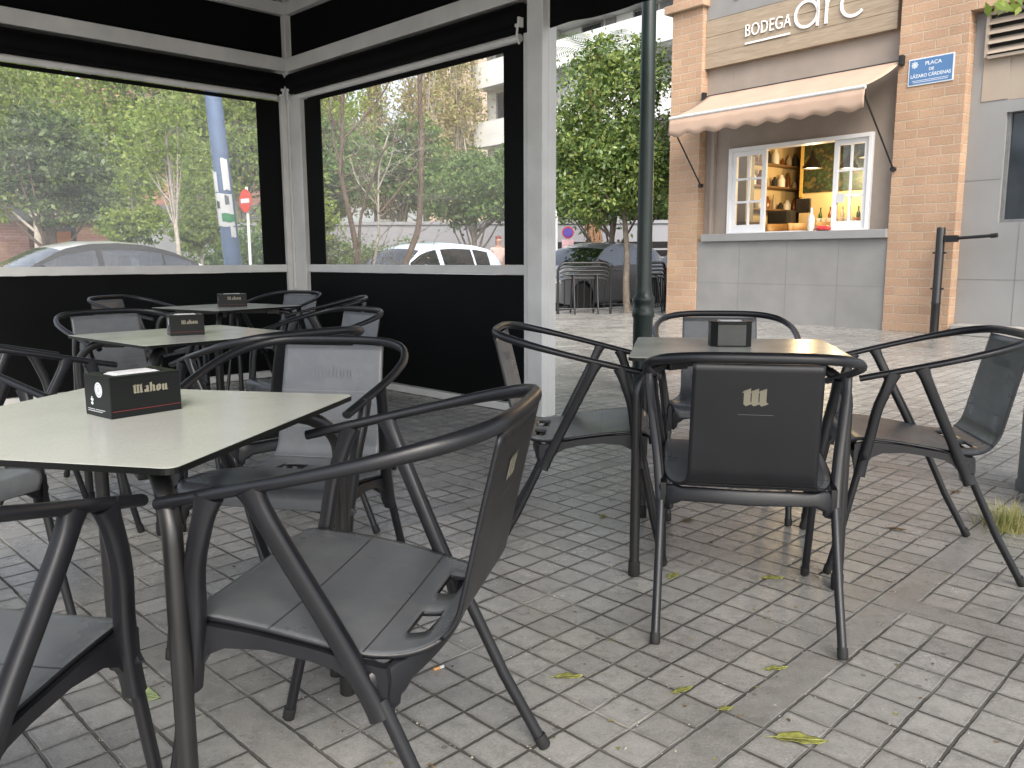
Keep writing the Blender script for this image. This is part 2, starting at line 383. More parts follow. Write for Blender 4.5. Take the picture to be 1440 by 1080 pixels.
def make_chair():
    root = empty('armchair', (0, 0, 0))
    prof, rows = shell_rows()
    rows = [tuple(r) for r in rows]
    cols = [-1, -.93, -.8, -.62, -.41, -.2, 0, .2, .41, .62, .8, .93, 1]
    cut = 9*5
    shell_mesh(rows[:cut+1], cols, True).build('seat', [M['shell'], M['plastic']], root, smooth=50, solid=.009, solid_off=-1, solid_mat=1)
    bk = shell_mesh(rows[cut:], cols)
    back = bk.build('backrest', [M['shell'], M['plastic']], root, smooth=50, solid=.008, solid_off=-1, solid_mat=1)
    # arm loop
    key = [(.262, .238), (.274, .14), (.286, .04), (.290, -.06), (.280, -.155), (.240, -.245), (.155, -.296), (0, -.306)]
    key = key + [(-x, y) for x, y in key[-2::-1]]
    pts = catmull([(x, y, arm_z(y)) for x, y in key], 6)
    rad = []
    for q in pts:
        w = max(0, min(1, (-.05 - q.y) / .2)); rad.append((.0105 + .004*w, .0130 - .0025*w))
    mb = MB(); mb.tube(pts, rad, 12); mb.build('armrest', M['plastic'], root, smooth=60)
    # legs
    for sx in (-1, 1):
        for kind in (0, 1):
            if kind == 0:   # front
                st = [(.274, .140, arm_z(.140)-.002), (.271, .160, .630), (.262, .180, .565), (.250, .192, .48), (.241, .208, .395), (.239, .217, .345)]
                foot = (.233, .300, 0)
            else:
                st = [(.286, .062, arm_z(.062)-.002), (.282, .040, .660), (.270, .004, .585), (.252, -.050, .475), (.240, -.100, .370), (.238, -.118, .330)]
                foot = (.244, -.300, 0)
            st = [Vector((x*sx, y, z)) for x, y, z in st]; foot = Vector((foot[0]*sx, foot[1], foot[2]))
            mb = MB(); path = catmull(st, 4); n = len(path)
            rad = []
            for k in range(n):
                u = k/(n-1)
                rad.append((.0178 - .002*math.sin(u*PI) + (.006*(1-u/.12) if u < .12 else 0), .0125 + .004*u))
            mb.tube(path, rad, 14, up=(0, 1, 0), sq=.62)
            a = st[-1]
            mb.tube([a + Vector((0, 0, .03)), a.lerp(foot, .5), foot + (a-foot).normalized()*.02], .0122, 10)
            lg = mb.build('leg', M['tube'] if False else M['plastic'], root, smooth=60)
            d = (a-foot).normalized(); mb = MB(); f2 = foot + Vector((0, 0, .003))
            mb.tube([f2, f2+d*.004, f2+d*.03], [.0115, .0142, .0142], 10); mb.build('foot_cap', M['cap'], lg, smooth=50)
    # frame under the seat
    mb = MB()
    side = [(.236, .450), (.236, .40), (.231, .350), (.204, .352), (.198, .382), (.182, .406), (.150, .421), (.08, .425), (0, .414), (-.04, .404), (-.068, .388), (-.086, .368), (-.094, .338), (-.128, .338), (-.132, .39), (-.130, .414), (-.075, .421), (0, .436), (.10, .451), (.20, .459)]
    for sx in (-1, 1):
        n = len(side); x0, x1 = .2245*sx, .2405*sx
        mb.add([(x0, y, z) for y, z in side] + [(x1, y, z) for y, z in side], [tuple(range(n))[::-sx], tuple(range(n, 2*n))[::sx]] + [((k, (k+1) % n, n+(k+1) % n, n+k) if sx < 0 else (k, n+k, n+(k+1) % n, (k+1) % n)) for k in range(n)])
    fr = [(-.241, .214, .385), (-.20, .225, .422), (-.1, .232, .436), (.1, .232, .436), (.20, .225, .422), (.241, .214, .385)]
    mb.tube(catmull(fr, 4), [(.036, .009)]*3 + [(.028, .009)]*2 + [(.021, .009)]*11 + [(.028, .009)]*2 + [(.036, .009)]*3, 14, sq=.55)
    rr = [(-.229, -.112, .366), (-.20, -.135, .385), (-.10, -.156, .390), (0, -.162, .389), (.10, -.156, .390), (.20, -.135, .385), (.229, -.112, .366)]
    mb.tube(catmull(rr, 4), [(.040, .010)]*3 + [(.029, .010)]*2 + [(.021, .010)]*15 + [(.029, .010)]*2 + [(.040, .010)]*3, 14, sq=.55)
    mb.build('seat_frame', M['plastic'], root, smooth=35)
    # emblem printed on the back of the backrest, lettering and thin lines on its front
    p0 = Vector((0, -.258, .63)); p1 = Vector((0, -.294, .782)); uy = (p1-p0).normalized()
    nb = Vector((0, -uy.z, uy.y)); ux = Vector((1, 0, 0))            # rear side, read from behind
    O = p0 + uy*.045 + nb*.0088
    st, w = gothic('m')
    mb = MB(); letters(mb, st, O - ux*.0235, ux, uy, .043, .3, nib=(.40, .17))
    mb.build('emblem', M['gold'], back)
    mb = MB(); letters(mb, [[(-.045, -.028), (.045, -.028)]], O, ux, uy, 1, .0014); mb.build('printed_line', M['greyprint'], back)
    nf = -nb; ux = Vector((-1, 0, 0)); O = p0 + uy*.055 + nf*.0010
    st, w = gothic('Mahou')
    mb = MB(); letters(mb, st, O - ux*w*.011, ux, uy, .024, .3, nib=(.2, .1)); mb.build('lettering', M['greyprint'], back)
    for v in (.012, -.075, -.102):
        mb = MB(); letters(mb, [[(-.163, v), (.163, v)]], p0 + nf*.0010, ux, uy, 1, .0018); mb.build('printed_line', M['line'], back)
    return root
CH = make_chair()
def place_chair(x, y, fx, fy, label, group, first=[True]):
    c = CH if first[0] else copy_tree(CH); first[0] = False
    c.location = (x, y, 0.0); c.rotation_euler = (0, 0, heading(fx, fy))
    return tag(c, label, 'chair', group)

# ------------------------------------------------------------------ table
def rrect(hx, hy, r, n=5):
    out = []
    for cx, cy, a0 in ((hx-r, hy-r, 0), (-hx+r, hy-r, 90), (-hx+r, -hy+r, 180), (hx-r, -hy+r, 270)):
        out += [(cx+r*math.cos(R(a0+90*k/n)), cy+r*math.sin(R(a0+90*k/n))) for k in range(n+1)]
    return out
TZ = .737
def make_table(h=.351):
    root = empty('terrace_table', (0, 0, 0))
    mb = MB(); mb.prism(rrect(h, h, .022), TZ-.0115, TZ-.0012); e = mb.build('table_edge', M['boxblack'], root)
    mb = MB(); mb.prism(rrect(h-.0012, h-.0012, .021), TZ-.0010, TZ); mb.build('tabletop', M['top'], root)
    l = h - .030
    mb = MB()
    for a, b in (((-1,-1),(1,1)), ((-1,1),(1,-1))):
        s = .55*l
        mb.bar((a[0]*s, a[1]*s, TZ-.030 - (.001 if a[1] > 0 else 0)), (b[0]*s, b[1]*s, TZ-.030 - (.001 if a[1] > 0 else 0)), .04, .034)
    for sx in (-1, 1):
        for sy in (-1, 1):
            mb.bar((sx*.56*l, sy*.56*l, TZ-.032), (sx*.74*l, sy*.74*l, TZ-.032), .055, .04)
    mb.build('support_frame', M['steel'], root, bevel=.003)
    for sx in (-1, 1):
        for sy in (-1, 1):
            path = [(sx*.70*l, sy*.70*l, TZ-.034)] + [(sx*(l-.085*(1-math.sin(t))), sy*(l-.085*(1-math.sin(t))), TZ-.034-.10*(1-math.cos(t))) for t in [PI/2*k/7 for k in range(1, 8)]] + [(sx*l, sy*l, .4), (sx*l, sy*l, .02)]
            mb = MB(); mb.tube(path, .0165, 12); lg = mb.build('leg', M['tube'], root, smooth=60)
            mb = MB(); mb.lathe([(.0165, .0), (.0195, .004), (.0195, .05), (.0168, .052)], 14, (sx*l, sy*l, 0)); mb.build('foot_cap', M['cap'], lg, smooth=50)
    return root
TB = make_table()
def place_table(x, y, ux, uy, label, first=[True]):
    c = TB if first[0] else copy_tree(TB); first[0] = False
    c.location = (x, y, 0); c.rotation_euler = (0, 0, math.atan2(uy, ux))
    return tag(c, label, 'table', 'square terrace tables')
def nrm(x, y):
    d = math.hypot(x, y); return x/d, y/d
t1u = nrm(.151, .711); place_table(-.785, 1.634, *t1u, 'pale square table closest to the camera with a black napkin box near its edge')
place_table(-1.39, 3.52, .653, .757, 'cream square table second from the camera on the left, carrying a plain dark napkin box')
place_table(-1.92, 5.60, .56, .828, 'white square table farthest back, beside the black panel and the corner post')
place_table(.782, 2.885, .981, -.193, 'square table standing alone at the right with the octagonal napkin box')

G1 = 'armchairs at the front left table'; G2 = 'armchairs at the middle left table'; G3 = 'armchairs at the far back table'; G4 = 'armchairs round the right hand table'
place_chair(-.2755, 1.474, -.978, .211, 'large dark armchair in the centre foreground, turned sideways with two seat slots showing', G1)
place_chair(-.905, 1.11, .21, .978, 'dark armchair cut off by the bottom left corner of the photo, seat lit beige', G1)
place_chair(-.62, 2.30, -.2, -.98, 'dark armchair facing the camera behind the front table, pale lettering on its grey backrest', G1)
place_chair(-1.62, 2.12, .95, -.31, 'dark armchair at the left photo edge behind the front table, mostly hidden', G1)
place_chair(-1.80, 3.92, .757, -.653, 'dark armchair at the back left of the cream table, arched against the black panel', G2)
place_chair(-1.82, 3.02, .653, .757, 'dark armchair with thin crossing legs at the left photo edge beside the cream table', G2)
place_chair(-.91, 3.08, -.757, .653, 'dark armchair between the cream table and the armchair with pale lettering', G2)
place_chair(-.98, 4.02, -.72, -.69, 'dark armchair with beige lit backrest on the far right side of the cream table', G2)
place_chair(-2.50, 5.65, .98, -.2, 'dark armchair left of the white back table with a bluish sheen on its arm', G3)
place_chair(-1.78, 6.20, -.45, -.89, 'dark armchair behind the white back table, closest to the corner post', G3)
place_chair(-1.26, 5.42, -.90, -.2, 'dark armchair right of the white back table, long arm seen edge on', G3)
place_chair(.686, 2.376, .194, .981, 'dark armchair seen from behind with a gold m emblem on its backrest', G4)
place_chair(.255, 3.00, .991, -.13, 'dark armchair left of the right hand table, in front of the wide white post', G4)
place_chair(1.386, 2.816, -.985, .17, 'dark armchair right of the right hand table, thin pale lines across its backrest', G4)
place_chair(.90, 3.46, -.15, -.989, 'dark armchair on the far side of the right hand table facing the camera', G4)

# ------------------------------------------------------------------ napkin boxes
def napkin_box(x, y, ux, uy, L, W, H, label, style):
    root = empty('napkin_box', (x, y, TZ), math.atan2(uy, ux), label, 'napkin box', 'napkin boxes on the tables')
    hx, hy = L/2, W/2
    mb = MB(); w = .003
    ch = .022 if style == 'oct' else .0015
    out = [(hx-ch, -hy), (hx, -hy+ch), (hx, hy-ch), (hx-ch, hy), (-hx+ch, hy), (-hx, hy-ch), (-hx, -hy+ch), (-hx+ch, -hy)]
    mb.prism(out, .0006, H-.004)
    top = [(x*1.02, y*1.02) for x, y in out] if style == 'oct' else out
    # top plate with an opening
    ix, iy = hx*.72, hy*.62
    inn = [(ix-ch, -iy), (ix, -iy+ch), (ix, iy-ch), (ix-ch, iy), (-ix+ch, iy), (-ix, iy-ch), (-ix, -iy+ch), (-ix+ch, -iy)]
    n = 8; vs = [(x, y, H-.0035) for x, y in top] + [(x, y, H) for x, y in top] + [(x, y, H) for x, y in inn] + [(x, y, H-.0035) for x, y in inn]
    fs = []
    for k in range(n):
        k2 = (k+1) % n
        fs += [(k, k2, n+k2, n+k), (n+k, n+k2, 2*n+k2, 2*n+k), (2*n+k, 2*n+k2, 3*n+k2, 3*n+k)]
    mb.add(vs, fs)
    mb.build('box', M['boxblack'], root)
    mb = MB()
    for k in range(4):
        dx = ix*(.93-.06*k); dy = iy*(.8-.05*k)
        mb.box((-dx, -dy, H-.0035+.0014*k), (dx, dy, H-.0023+.0014*k))
    mb.build('napkins', M['paper'], root)
    # printing on the long front side (-y)
    st, wd = gothic('Mahou'); O = Vector((0, -hy, 0)); ux_, uz_ = Vector((1,0,0)), Vector((0,0,1))
    if style != 'oct':
        sc = .0165*L/.19
        mb = MB(); letters(mb, st, O + ux_*(.012-wd*sc/2) + uz_*H*.56, ux_, uz_, sc, .3, nib=(.36, .13)); mb.build('lettering', M['gold'], root)
        mb = MB(); letters(mb, [[(-hx*.96, H*.17), (hx*.96, H*.17)]], O, ux_, uz_, 1, .0014); mb.build('red_stripe', M['red'], root)
        # short side (-x): round badge, small marks
        ux2 = Vector((0, -1, 0)); O2 = Vector((-hx, 0, 0))
        mb = MB(); disc = arc(.008, H*.66, .0155, 0, 360, 26)[:-1]
        mb.add([O2 + ux2*a + uz_*b + Vector((-.0005, 0, 0)) for a, b in disc], [tuple(range(26))]); 
        bd = mb.build('badge', M['white'], root)
        mb = MB(); letters(mb, [arc(.008, H*.66, .0115, 0, 360, 24), [(.003, H*.70), (.013, H*.70)], [(.002, H*.66), (.014, H*.66)], [(.004, H*.62), (.012, H*.62)]], O2 + Vector((-.0003, 0, 0)), ux2, uz_, 1, .0011); mb.build('badge_marks', M['greyprint'], bd)
        mb = MB(); letters(mb, [[(-.028, H*.40), (-.016, H*.40)], [(-.022, H*.48), (-.022, H*.27)], [(-.027, H*.31), (-.017, H*.31)]], O2, ux2, uz_, 1, .004)
        letters(mb, [[(-.042, H*.17), (-.012, H*.17)], [(-.008, H*.17), (.03, H*.17)], [(-.042, H*.125), (.02, H*.125)]], O2, ux2, uz_, 1, .0011); mb.build('small_print', M['white'], root)
    else:
        mb = MB(); mb.box((-hx*.68, -hy-.0015, .006), (hx*.68, -hy-.0002, H-.012)); mb.build('side_panel', M['boxgrey'], root)
        mb = MB(); letters(mb, st, Vector((hx, 0, H*.55)) - Vector((0, 1, 0))*wd*.004, Vector((0, 1, 0)), uz_, .008, .3, nib=(.27, .12)); mb.build('lettering', M['greyprint'], root)
    return root
bx = nrm(.091, .115)
napkin_box(-.79, 1.70, *bx, .150, .108, .084, 'black napkin box with gold lettering and a white round badge on the front table', 'std')
napkin_box(-1.385, 3.50, *nrm(.86, .5), .135, .105, .086, 'plain black napkin box with white paper on top, on the cream table', 'std')
napkin_box(-1.89, 5.60, *nrm(.9, .42), .18, .11, .086, 'small dark napkin box on the white table at the back', 'std')
napkin_box(.782, 2.955, *nrm(.985, -.1), .142, .11, .090, 'dark grey octagonal napkin box on the right hand table', 'oct')
# ------------------------------------------------------------------ terrace pavilion: X along the street side wall, -Y along the left wall
K = (-1.966, 7.648)
PAV = empty('terrace_pavilion', (K[0], K[1], 0), R(-45), 'black and white aluminium terrace pavilion with clear roll-down windows', 'pavilion')
def film_mat():
    m, t, p = nt('clear_film')
    out = t.nodes['Material Output']
    tc = N(t, 'ShaderNodeTexCoord')
    mp = N(t, 'ShaderNodeMapping'); mp.inputs['Scale'].default_value = (.8, .8, 9.); t.links.new(tc.outputs['Object'], mp.inputs['Vector'])
    no = N(t, 'ShaderNodeTexNoise'); no.inputs['Scale'].default_value = 1.6; no.inputs['Detail'].default_value = 4; no.inputs['Distortion'].default_value = .6; t.links.new(mp.outputs[0], no.inputs['Vector'])
    b = N(t, 'ShaderNodeBump'); b.inputs['Strength'].default_value = .35; b.inputs['Distance'].default_value = .02; t.links.new(no.outputs['Fac'], b.inputs['Height'])
    tr = N(t, 'ShaderNodeBsdfTransparent'); tr.inputs['Color'].default_value = (.96, .96, .955, 1)
    tl = N(t, 'ShaderNodeBsdfTranslucent'); tl.inputs['Color'].default_value = (.9, .88, .84, 1)
    gl = N(t, 'ShaderNodeBsdfGlossy'); gl.inputs['Roughness'].default_value = .12; gl.inputs['Color'].default_value = (.9, .9, .9, 1)
    t.links.new(b.outputs['Normal'], gl.inputs['Normal'])
    m1 = N(t, 'ShaderNodeMixShader'); 
    hz = ramp(t, [(.35, .135), (.60, .17), (.70, .25)]); t.links.new(no.outputs['Fac'], hz.inputs['Fac'])
    t.links.new(hz.outputs['Color'], m1.inputs[0]); t.links.new(tr.outputs[0], m1.inputs[1]); t.links.new(tl.outputs[0], m1.inputs[2])
    m2 = N(t, 'ShaderNodeMixShader'); m2.inputs[0].default_value = .04; t.links.new(m1.outputs[0], m2.inputs[1]); t.links.new(gl.outputs[0], m2.inputs[2])
    t.links.new(m2.outputs[0], out.inputs['Surface']); t.nodes.remove(p)
    return m
M['film'] = film_mat()
def wbox(name, m, parent, x0, x1, y0, y1, z0, z1, bevel=0.): 
    mb = MB(); mb.box((x0, y0, z0), (x1, y1, z1)); return mb.build(name, m, parent, bevel=bevel)
# posts
XR = 3.06; XL2 = -3.06
def post(x, y, w, z1, name='post'):
    mb = MB(); mb.box((x-w/2, y-w/2, 0), (x+w/2, y+w/2, z1)); 
    mb.box((x-w/2-.004, y-.012, .02), (x+w/2+.004, y+.012, z1-.02))
    return mb.build(name, M['alu'], PAV, bevel=.006)
post(0, 0, .13, 3.30); post(XR, 0, .135, 3.30); post(XR+2.98, 0, .135, 3.3); post(0, XL2, .13, 3.3)
def wall_panel(M4, L, a0, a1, span0, span1, name='window_panel', f0=.075):
    """a closed bay of the pavilion, drawn along local x of M4 (y=0), interior on -y"""
    r = bpy.data.objects.new(name, None); COL.objects.link(r); r.parent = PAV; r.matrix_local = M4
    def b(n, m, x0, x1, y0, y1, z0, z1, bev=0.): return wbox(n, m, r, x0, x1, y0, y1, z0, z1, bev)
    b('side_frame', M['alu'], span0, span0+f0, -.05, .05, .06, 2.47, .004); b('side_frame', M['alu'], span1-.05, span1, -.045, .045, .06, 2.47, .004)
    b('floor_rail', M['alu'], span0+.0, span1, -.055, .045, .004, .058, .004)
    b('lower_panel', M['blackpvc'], span0+f0+.002, span1-.052, -.010, .010, .060, .938)
    b('sill_rail', M['alu'], span0+f0+.002, span1-.052, -.030, .030, .940, 1.005, .004)
    z0, z1 = 1.007, 2.395
    b('window_border', M['blackpvc'], span0+f0+.002, a0, -.006, .006, z0, z1+.03); b('window_border', M['blackpvc'], a1, span1-.052, -.006, .006, z0, z1+.03)
    b('window_border', M['blackpvc'], a0+.001, a1-.001, -.0055, .0055, z1, z1+.031)
    mb = MB(); mb.add([(a0, 0, z0), (a1, 0, z0), (a1, 0, z1), (a0, 0, z1)], [(0, 1, 2, 3)]); mb.build('window_pane', M['film'], r)
    mb = MB(); mb.tube([(span0+.09, -.03, 2.452), (span1-.09, -.03, 2.452)], .026, 14); mb.build('blind_bar', M['alu'], r, smooth=50)
    # rolled blind with folds under the beam
    mb = MB()
    for k, (yy, zz, rr) in enumerate(((-.045, 2.575, .078), (-.060, 2.508, .030), (-.01, 2.495, .02))):
        mb.tube([(span0+.05, yy, zz), ((span0+span1)/2, yy, zz-.004), (span1-.05, yy, zz)], rr, 16)
    mb.box((span0+.05, .03, 2.44), (span1-.05, .05, 2.672)); mb.build('rolled_blind', M['black'], r, smooth=50)
    for x in (span0+.055, span1-.055):
        mb = MB(); mb.box((x-.018, -.10, 2.50), (x+.018, -.055, 2.56)); mb.tube([(x, -.09, 2.52), (x, -.10, 2.44), (x, -.075, 2.40)], .008, 8); mb.build('bracket', M['alu'], r, bevel=.003)
    b('beam', M['alu'], span0, span1, -.06, .06, 2.675, 2.790, .005)
    b('upper_panel', M['black'], span0, span1, -.008, .008, 2.792, 3.145)
    b('top_beam', M['alu'], span0, span1, -.06, .06, 3.147, 3.25, .005)
    return r
wall_panel(Matrix.Identity(4), XR, .485, 2.72, .067, XR-.070, f0=.17)
ML = Matrix.Rotation(R(-90), 4, 'Z')     # local x -> -Y
ML = ML @ Matrix.Scale(1, 4)
# along the left wall the inside is +X, which is -y of this frame after mirroring: use x reversed
ML = Matrix.Rotation(R(90), 4, 'Z')      # local x -> +Y, local -y -> +X (inside)
wall_panel(Matrix.Translation((0, 0, 0)) @ ML, 3., -2.82, -.335, XL2+.067, -.067)
# open bays on the street side: black valance hanging from the roof edge
for x0, x1 in ((XR+.069, XR+2.91),):
    mb = MB(); n = 60
    for z in (2.474, 3.20):
        for k in range(n+1):
            u = k/n; mb.v.append((x0+(x1-x0)*u, .004*math.sin(u*70)*(1 if z < 3 else .3), z + (.006*math.sin(u*31) if z < 3 else 0)))
    for k in range(n): mb.f.append((k, k+1, n+2+k, n+1+k)); mb.m.append(0)
    mb.build('valance', M['black'], PAV, solid=.006)
    wbox('top_beam', M['alu'], PAV, x0, x1, -.05, .05, 3.205, 3.29, .005)
# roof membrane with rafters; its unseen reach is sized to shade the foreground
mb = MB(); mb.box((-.35, -4.7, 3.33), (9.6, .35, 3.36)); mb.build('roof', M['black'], PAV)
for k in range(4): wbox('rafter', M['black'], PAV, .9+k*1.75, .98+k*1.75, -4.65, -.08, 3.255, 3.328)
wbox('fascia', M['black'], PAV, -.36, 9.6, .352, .37, 3.10, 3.40); wbox('fascia', M['black'], PAV, -.372, -.352, -4.7, .37, 3.10, 3.40)

# ------------------------------------------------------------------ ground, road
U = Vector((.69, .724, 0)).normalized(); NN = Vector((U.y, -U.x, 0)); KB = Vector((.75, 16.45, 0))
def kp(a, b, z): q = KB + U*a + NN*b; return (q.x, q.y, z)       # a along the kerb, b to the near side
asphalt = mat('asphalt', (.060, .060, .062), .85, var=.25, scale=2.2, bump=.5, bscale=160)
mb = MB(); mb.add([(-400, -400, -.12), (400, -400, -.12), (400, 400, -.12), (-400, 400, -.12)], [(0, 1, 2, 3)])
tag(mb.build('road', asphalt), kind='structure')
mb = MB(); q = [kp(-120, .15, 0), kp(120, .15, 0), kp(120, 140, 0), kp(-120, 140, 0)]; mb.add(q, [(0, 3, 2, 1)])
pv = mb.build('pavement', M['paving']); tag(pv, kind='structure')
if pv.data.polygons[0].normal.z < 0: pv.data.flip_normals()
kerbm = mat('kerb_stone', (.33, .32, .30), .75, var=.15, scale=5, bump=.3)
mb = MB()
for s, e in ((0, .149), (-10.2, -10.35)):
    for k in range(-60, 60):
        a = [kp(k+.005, s, -.12), kp(k+.995, s, -.12), kp(k+.995, e, -.12), kp(k+.005, e, -.12)]
        b = [(x, y, .003) for x, y, z in a]
        mb.add(a+b, [(4, 5, 6, 7), (0, 1, 5, 4), (1, 2, 6, 5), (2, 3, 7, 6), (3, 0, 4, 7)])
tag(mb.build('kerb', kerbm), kind='structure')
bm = bmesh.new(); bm.from_mesh(bpy.data.objects['kerb'].data); bmesh.ops.recalc_face_normals(bm, faces=bm.faces); bm.to_mesh(bpy.data.objects['kerb'].data); bm.free()
park = mat('park_earth', (.20, .185, .15), .9, var=.3, scale=.6, bump=.3, bscale=8)
mb = MB(); mb.add([kp(-120, -10.36, -.002), kp(120, -10.36, -.002), kp(120, -160, -.002), kp(-120, -160, -.002)], [(0, 1, 2, 3)])
o = mb.build('park_ground', park); tag(o, kind='structure')
if o.data.polygons[0].normal.z < 0: o.data.flip_normals()
grassm = mat('lawn_green', (.09, .15, .04), .9, var=.35, scale=3, bump=.5, bscale=30)
mb = MB(); mb.add([kp(-60, -13.5, .003), kp(60, -13.5, .003), kp(60, -24, .003), kp(-60, -24, .003)], [(0, 1, 2, 3)])
o = mb.build('lawn', grassm); tag(o, kind='structure')
if o.data.polygons[0].normal.z < 0: o.data.flip_normals()

# grit and crumbs lying in the joints and on the stones
gg = np.random.default_rng(77); mb = MB()
for k in range(900):
    y = 1.2+abs(gg.normal())*1.5; x = gg.uniform(-.75, .8)*y*.75
    if gg.random() < .65:      # most of it collects in a joint
        p_, q_ = (x+y)/1.41421, (x-y)/1.41421
        if gg.random() < .5: p_ = 2.475+round((p_-2.475)/.1072)*.1072+gg.normal()*.003
        else: q_ = -.925+round((q_+.925)/.1072)*.1072+gg.normal()*.003
        x, y = (p_+q_)/1.41421, (p_-q_)/1.41421
    r_ = gg.uniform(.0009, .0024)*(1.8 if gg.random() < .06 else 1); a = gg.uniform(0, 6.28); c, s_ = math.cos(a)*r_, math.sin(a)*r_
    mb.add([(x+c*1.4, y+s_*1.4, .0005), (x-s_, y+c, .0005), (x-c, y-s_, .0005), (x+s_*.9, y-c*.9, .0005), (x, y, r_*.9+.0008)], [(0, 1, 4), (1, 2, 4), (2, 3, 4), (3, 0, 4)])
ml = MB()
for k in range(150):
    y = 1.3+abs(gg.normal())*1.8; x = gg.uniform(-.7, .85)*y*.75; a = gg.uniform(0, 6.28); r_ = gg.uniform(.002, .006); c, s_ = math.cos(a)*r_, math.sin(a)*r_
    ml.add([(x-c*1.6, y-s_*1.6, .001), (x+s_*.8, y-c*.8, .003), (x+c*1.6, y+s_*1.6, .0012), (x-s_*.8, y+c*.8, .0035)], [(0, 1, 2), (0, 2, 3)])
tag(ml.build('leaf_litter', leafmat('litter', (.10, .065, .03), (.20, .15, .07), (.22, .22, .06), .7, .1)), 'tiny brown and yellow leaf scraps scattered over the paving', 'leaf litter', kind='stuff')
gt = mat('pale_grit', (.36, .33, .27), .9, var=.5, scale=3)
tag(mb.build('grit', gt), 'pale crumbs and grit scattered over the square paving setts', 'grit', kind='stuff')

# ------------------------------------------------------------------ camera, light
cam = bpy.data.cameras.new('camera'); co = bpy.data.objects.new('camera', cam); COL.objects.link(co); S.camera = co
cam.sensor_width = 36; cam.lens = 36*1160/1440; cam.clip_start = .05; cam.clip_end = 2000
co.location = (0, 0, 1.05)
co.matrix_world = Matrix.Translation((0, 0, 1.05)) @ Matrix.Rotation(R(90-8.65), 4, 'X') @ Matrix.Rotation(R(-.25), 4, 'Z')
w = bpy.data.worlds.new('World'); S.world = w; w.use_nodes = True
wt = w.node_tree; bg = wt.nodes['Background']; sky = wt.nodes.new('ShaderNodeTexSky'); sky.sky_type = 'NISHITA'; sky.sun_disc = False
SE, SA = 44, 166       # sun elevation, compass bearing (from +Y clockwise)
sky.sun_elevation = R(SE); sky.sun_rotation = R(SA); sky.air_density = 1.; sky.dust_density = 4.; sky.ozone_density = 1.
hs = wt.nodes.new('ShaderNodeHueSaturation'); hs.inputs['Saturation'].default_value = .46; wt.links.new(sky.outputs[0], hs.inputs['Color']); wt.links.new(hs.outputs[0], bg.inputs[0]); bg.inputs[1].default_value = .15
sun = bpy.data.lights.new('sun', 'SUN'); sun.energy = 1.3; sun.angle = R(40); sun.color = (1., .92, .80)
so = bpy.data.objects.new('sun', sun); COL.objects.link(so)
sd = Vector((math.sin(R(SA))*math.cos(R(SE)), math.cos(R(SA))*math.cos(R(SE)), math.sin(R(SE))))
so.rotation_euler = sd.to_track_quat('Z', 'Y').to_euler(); so.location = (0, 0, 30)
S.view_settings.view_transform = 'Standard'; S.view_settings.look = 'None'; S.view_settings.exposure = 1.42; S.view_settings.gamma = 1
S.cycles.use_denoising = True
